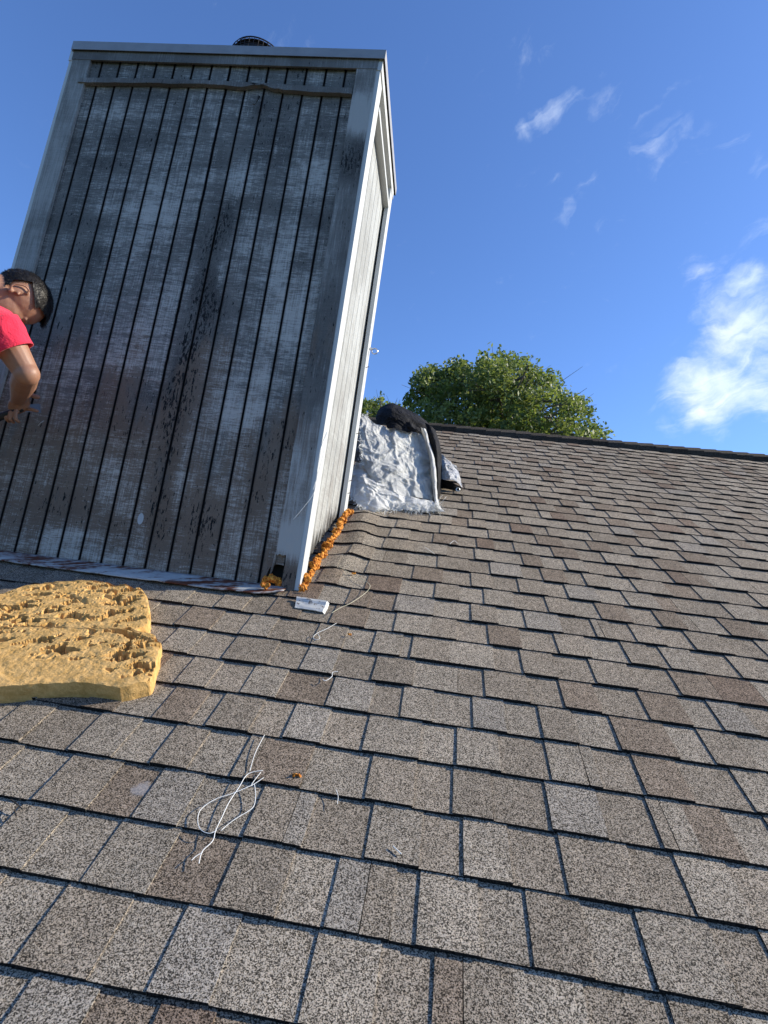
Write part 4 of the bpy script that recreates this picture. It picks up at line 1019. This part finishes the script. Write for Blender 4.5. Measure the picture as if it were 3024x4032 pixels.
# eyes
# hair: cap shell following the skull, short tufts
def hairline(l):
    """l in head space (unit skull direction) -> True where hair grows"""
    x, y, z = l
    if y > .55: return z > .62 - .0 * x
    if abs(x) > .80 and z < .30 and y > -.42 and y < .45: return z > .16
    if y < -.2: return z > -.85
    return z > -.42 + max(0, y) * 1.75
bm = bmesh.new(); rr = random.Random(31)
vs = bmesh.ops.create_icosphere(bm, subdivisions=6, radius=1.0)['verts']
dele = []
for v_ in vs:
    l = v_.co.copy(); hl_ = hairline(l)
    if not hl_: dele.append(v_); continue
    k_ = 1 + .03 * noise.noise(l * 4) + .012 * noise.noise(l * 16) + .010 * noise.noise(l * 40)
    fr2 = smooth(.30, .9, l.y) * smooth(.20, .7, l.z) * .022
    v_.co = hp(l.x * .0885 * k_, -.014 + l.y * (.113 * k_) + fr2, .022 + l.z * (.103 * k_) - fr2 * .3)
bmesh.ops.delete(bm, geom=dele, context='VERTS')
shell = [v_.co.copy() for v_ in bm.verts]
for P in rr.choices(shell, k=11000):
    d0 = (P - HC).normalized(); loc = HM.transposed() @ (P - HC)
    fw = Fd * (1.0 if loc.y > .0 else .3) + Rd * rr.gauss(0, .3) + d0 * .22 - Ud * (.25 if loc.z < .03 else 0) + Vector((rr.gauss(0, .25), rr.gauss(0, .25), rr.gauss(0, .25)))
    fw.normalize(); L = rr.uniform(.005, .010) * (1.5 if loc.y > .07 else 1); sd = fw.orthogonal().normalized() * .0006
    sd = Matrix.Rotation(rr.random() * 3.14, 3, fw) @ sd
    a, b, c_ = bm.verts.new(P - d0 * .001 - sd), bm.verts.new(P - d0 * .001 + sd), bm.verts.new(P + fw * L); bm.faces.new((a, b, c_))
hair = obj('hair', bm, hairm, person, True)
# shirt
bm = bmesh.new()
add_capsule(bm, chest, hip + Vector((.02, 0, .02)), .150, .14); add_capsule(bm, chest, neck.lerp(chest, .28), .14, .075)
add_capsule(bm, shoulder.lerp(chest, .55), shoulder.lerp(neck, .12), .10, .072); add_capsule(bm, shl.lerp(chest, .5), shl, .10, .074)
add_ball(bm, shoulder, .075)
add_capsule(bm, shl, shl.lerp(elL, .5), .072, .066)
slv = remesh('shirt', bm, red, person, .006, 4, .5)
for v_ in slv.data.vertices:
    P = v_.co; v_.co = P + Vector(noise.noise_vector(P * 9)) * .007 + Vector(noise.noise_vector(P * 24)) * .0025
# sleeve: flaring open tube round the upper arm
bm = bmesh.new(); seg = 40; rings = []
ax = (elbow - shoulder).normalized(); s_end = shoulder.lerp(elbow, .47)
pa_ = shoulder - ax * .03
for i in range(13):
    u = i / 12; P = pa_.lerp(s_end, u); r_ = .072 + .000 * u - .004 * u
    uu = ax.orthogonal().normalized(); vv = ax.cross(uu)
    rings.append([bm.verts.new(P + (uu * math.cos(2 * math.pi * q / seg) + vv * math.sin(2 * math.pi * q / seg)) * (r_ * (1 + .05 * noise.noise(Vector((math.cos(2 * math.pi * q / seg) * 1.5, math.sin(2 * math.pi * q / seg) * 1.5, u * 2)))))) for q in range(seg)])
for a, b in zip(rings, rings[1:]):
    for q in range(seg): bm.faces.new((a[q], a[(q + 1) % seg], b[(q + 1) % seg], b[q]))
sl = obj('sleeve', bm, red, person, True); bake(sl, [('SOLIDIFY', dict(thickness=.003, offset=-1))])
# trousers and shoes
bm = bmesh.new()
add_capsule(bm, hip + Vector((.0, 0, .04)), hip + Vector((0, 0, -.02)), .135, .14)
for a, b_, c_, sgn in ((hip + Vector((0, -.06, -.03)), kneeR, anR, 0), (hip + Vector((0, .08, -.03)), kneeL, anL, 0)):
    add_capsule(bm, a, b_, .100, .074); add_capsule(bm, b_, c_ + Vector((0, 0, .01)), .074, .060)
remesh('trousers', bm, jean, person, .010, 4)
for ft in (footR, footL):
    bm = bmesh.new(); fwd = (RP(.8, .6) - RP(0, 0)).normalized()
    add_capsule(bm, ft + Vector((0, 0, .045)) - fwd * .05, ft + Vector((0, 0, .040)) + fwd * .14, .042, .038); add_capsule(bm, ft + Vector((0, 0, .05)) - fwd * .03, ft + Vector((0, 0, .11)), .045, .045)
    remesh('shoe', bm, shoe, person, .007, 3)
# putty knife held in the hand
knife = thing('putty_knife', 'black handled putty knife held in the hand against the chimney boards', 'putty knife', TC[:])
h0 = TC - TA * .12 + Vector((-.0, .0, -.028)); h1 = TC + TA * .018
bm = bmesh.new(); add_tube(bm, curve_pts([h0, h0.lerp(h1, .3) + Vector((0, 0, -.003)), h0.lerp(h1, .7), h1], 16), [.010, .016, .0175, .017, .016, .015, .0145, .014, .0135, .013, .0125, .012, .0115, .011, .010, .008], 14)
obj('handle', bm, plain('black_rubber', (.012, .012, .013), .5, .4), knife, True)
B0 = [at(88, 1594, 2.03), at(158, 1590, 2.10), at(160, 1626, 2.10), at(88, 1620, 2.03)]
bm = bmesh.new(); v4 = [bm.verts.new(p) for p in B0]; bm.faces.new(v4)
bl = obj('blade', bm, plain('dull_steel', (.20, .21, .22), .35, .5, 30, .3, .8), knife); bake(bl, [('SOLIDIFY', dict(thickness=.002, offset=0))])
tk = at(98, 1690, Y0 - .02)
bm = bmesh.new(); add_tube(bm, curve_pts([at(150, 1676, Y0 - .004), at(160, 1665, Y0 - .02), at(172, 1657, Y0 - .012)], 10), .0007, 5)
tag(obj('thread', bm, white), 'thin pale thread on the boards just below the putty knife', 'string')
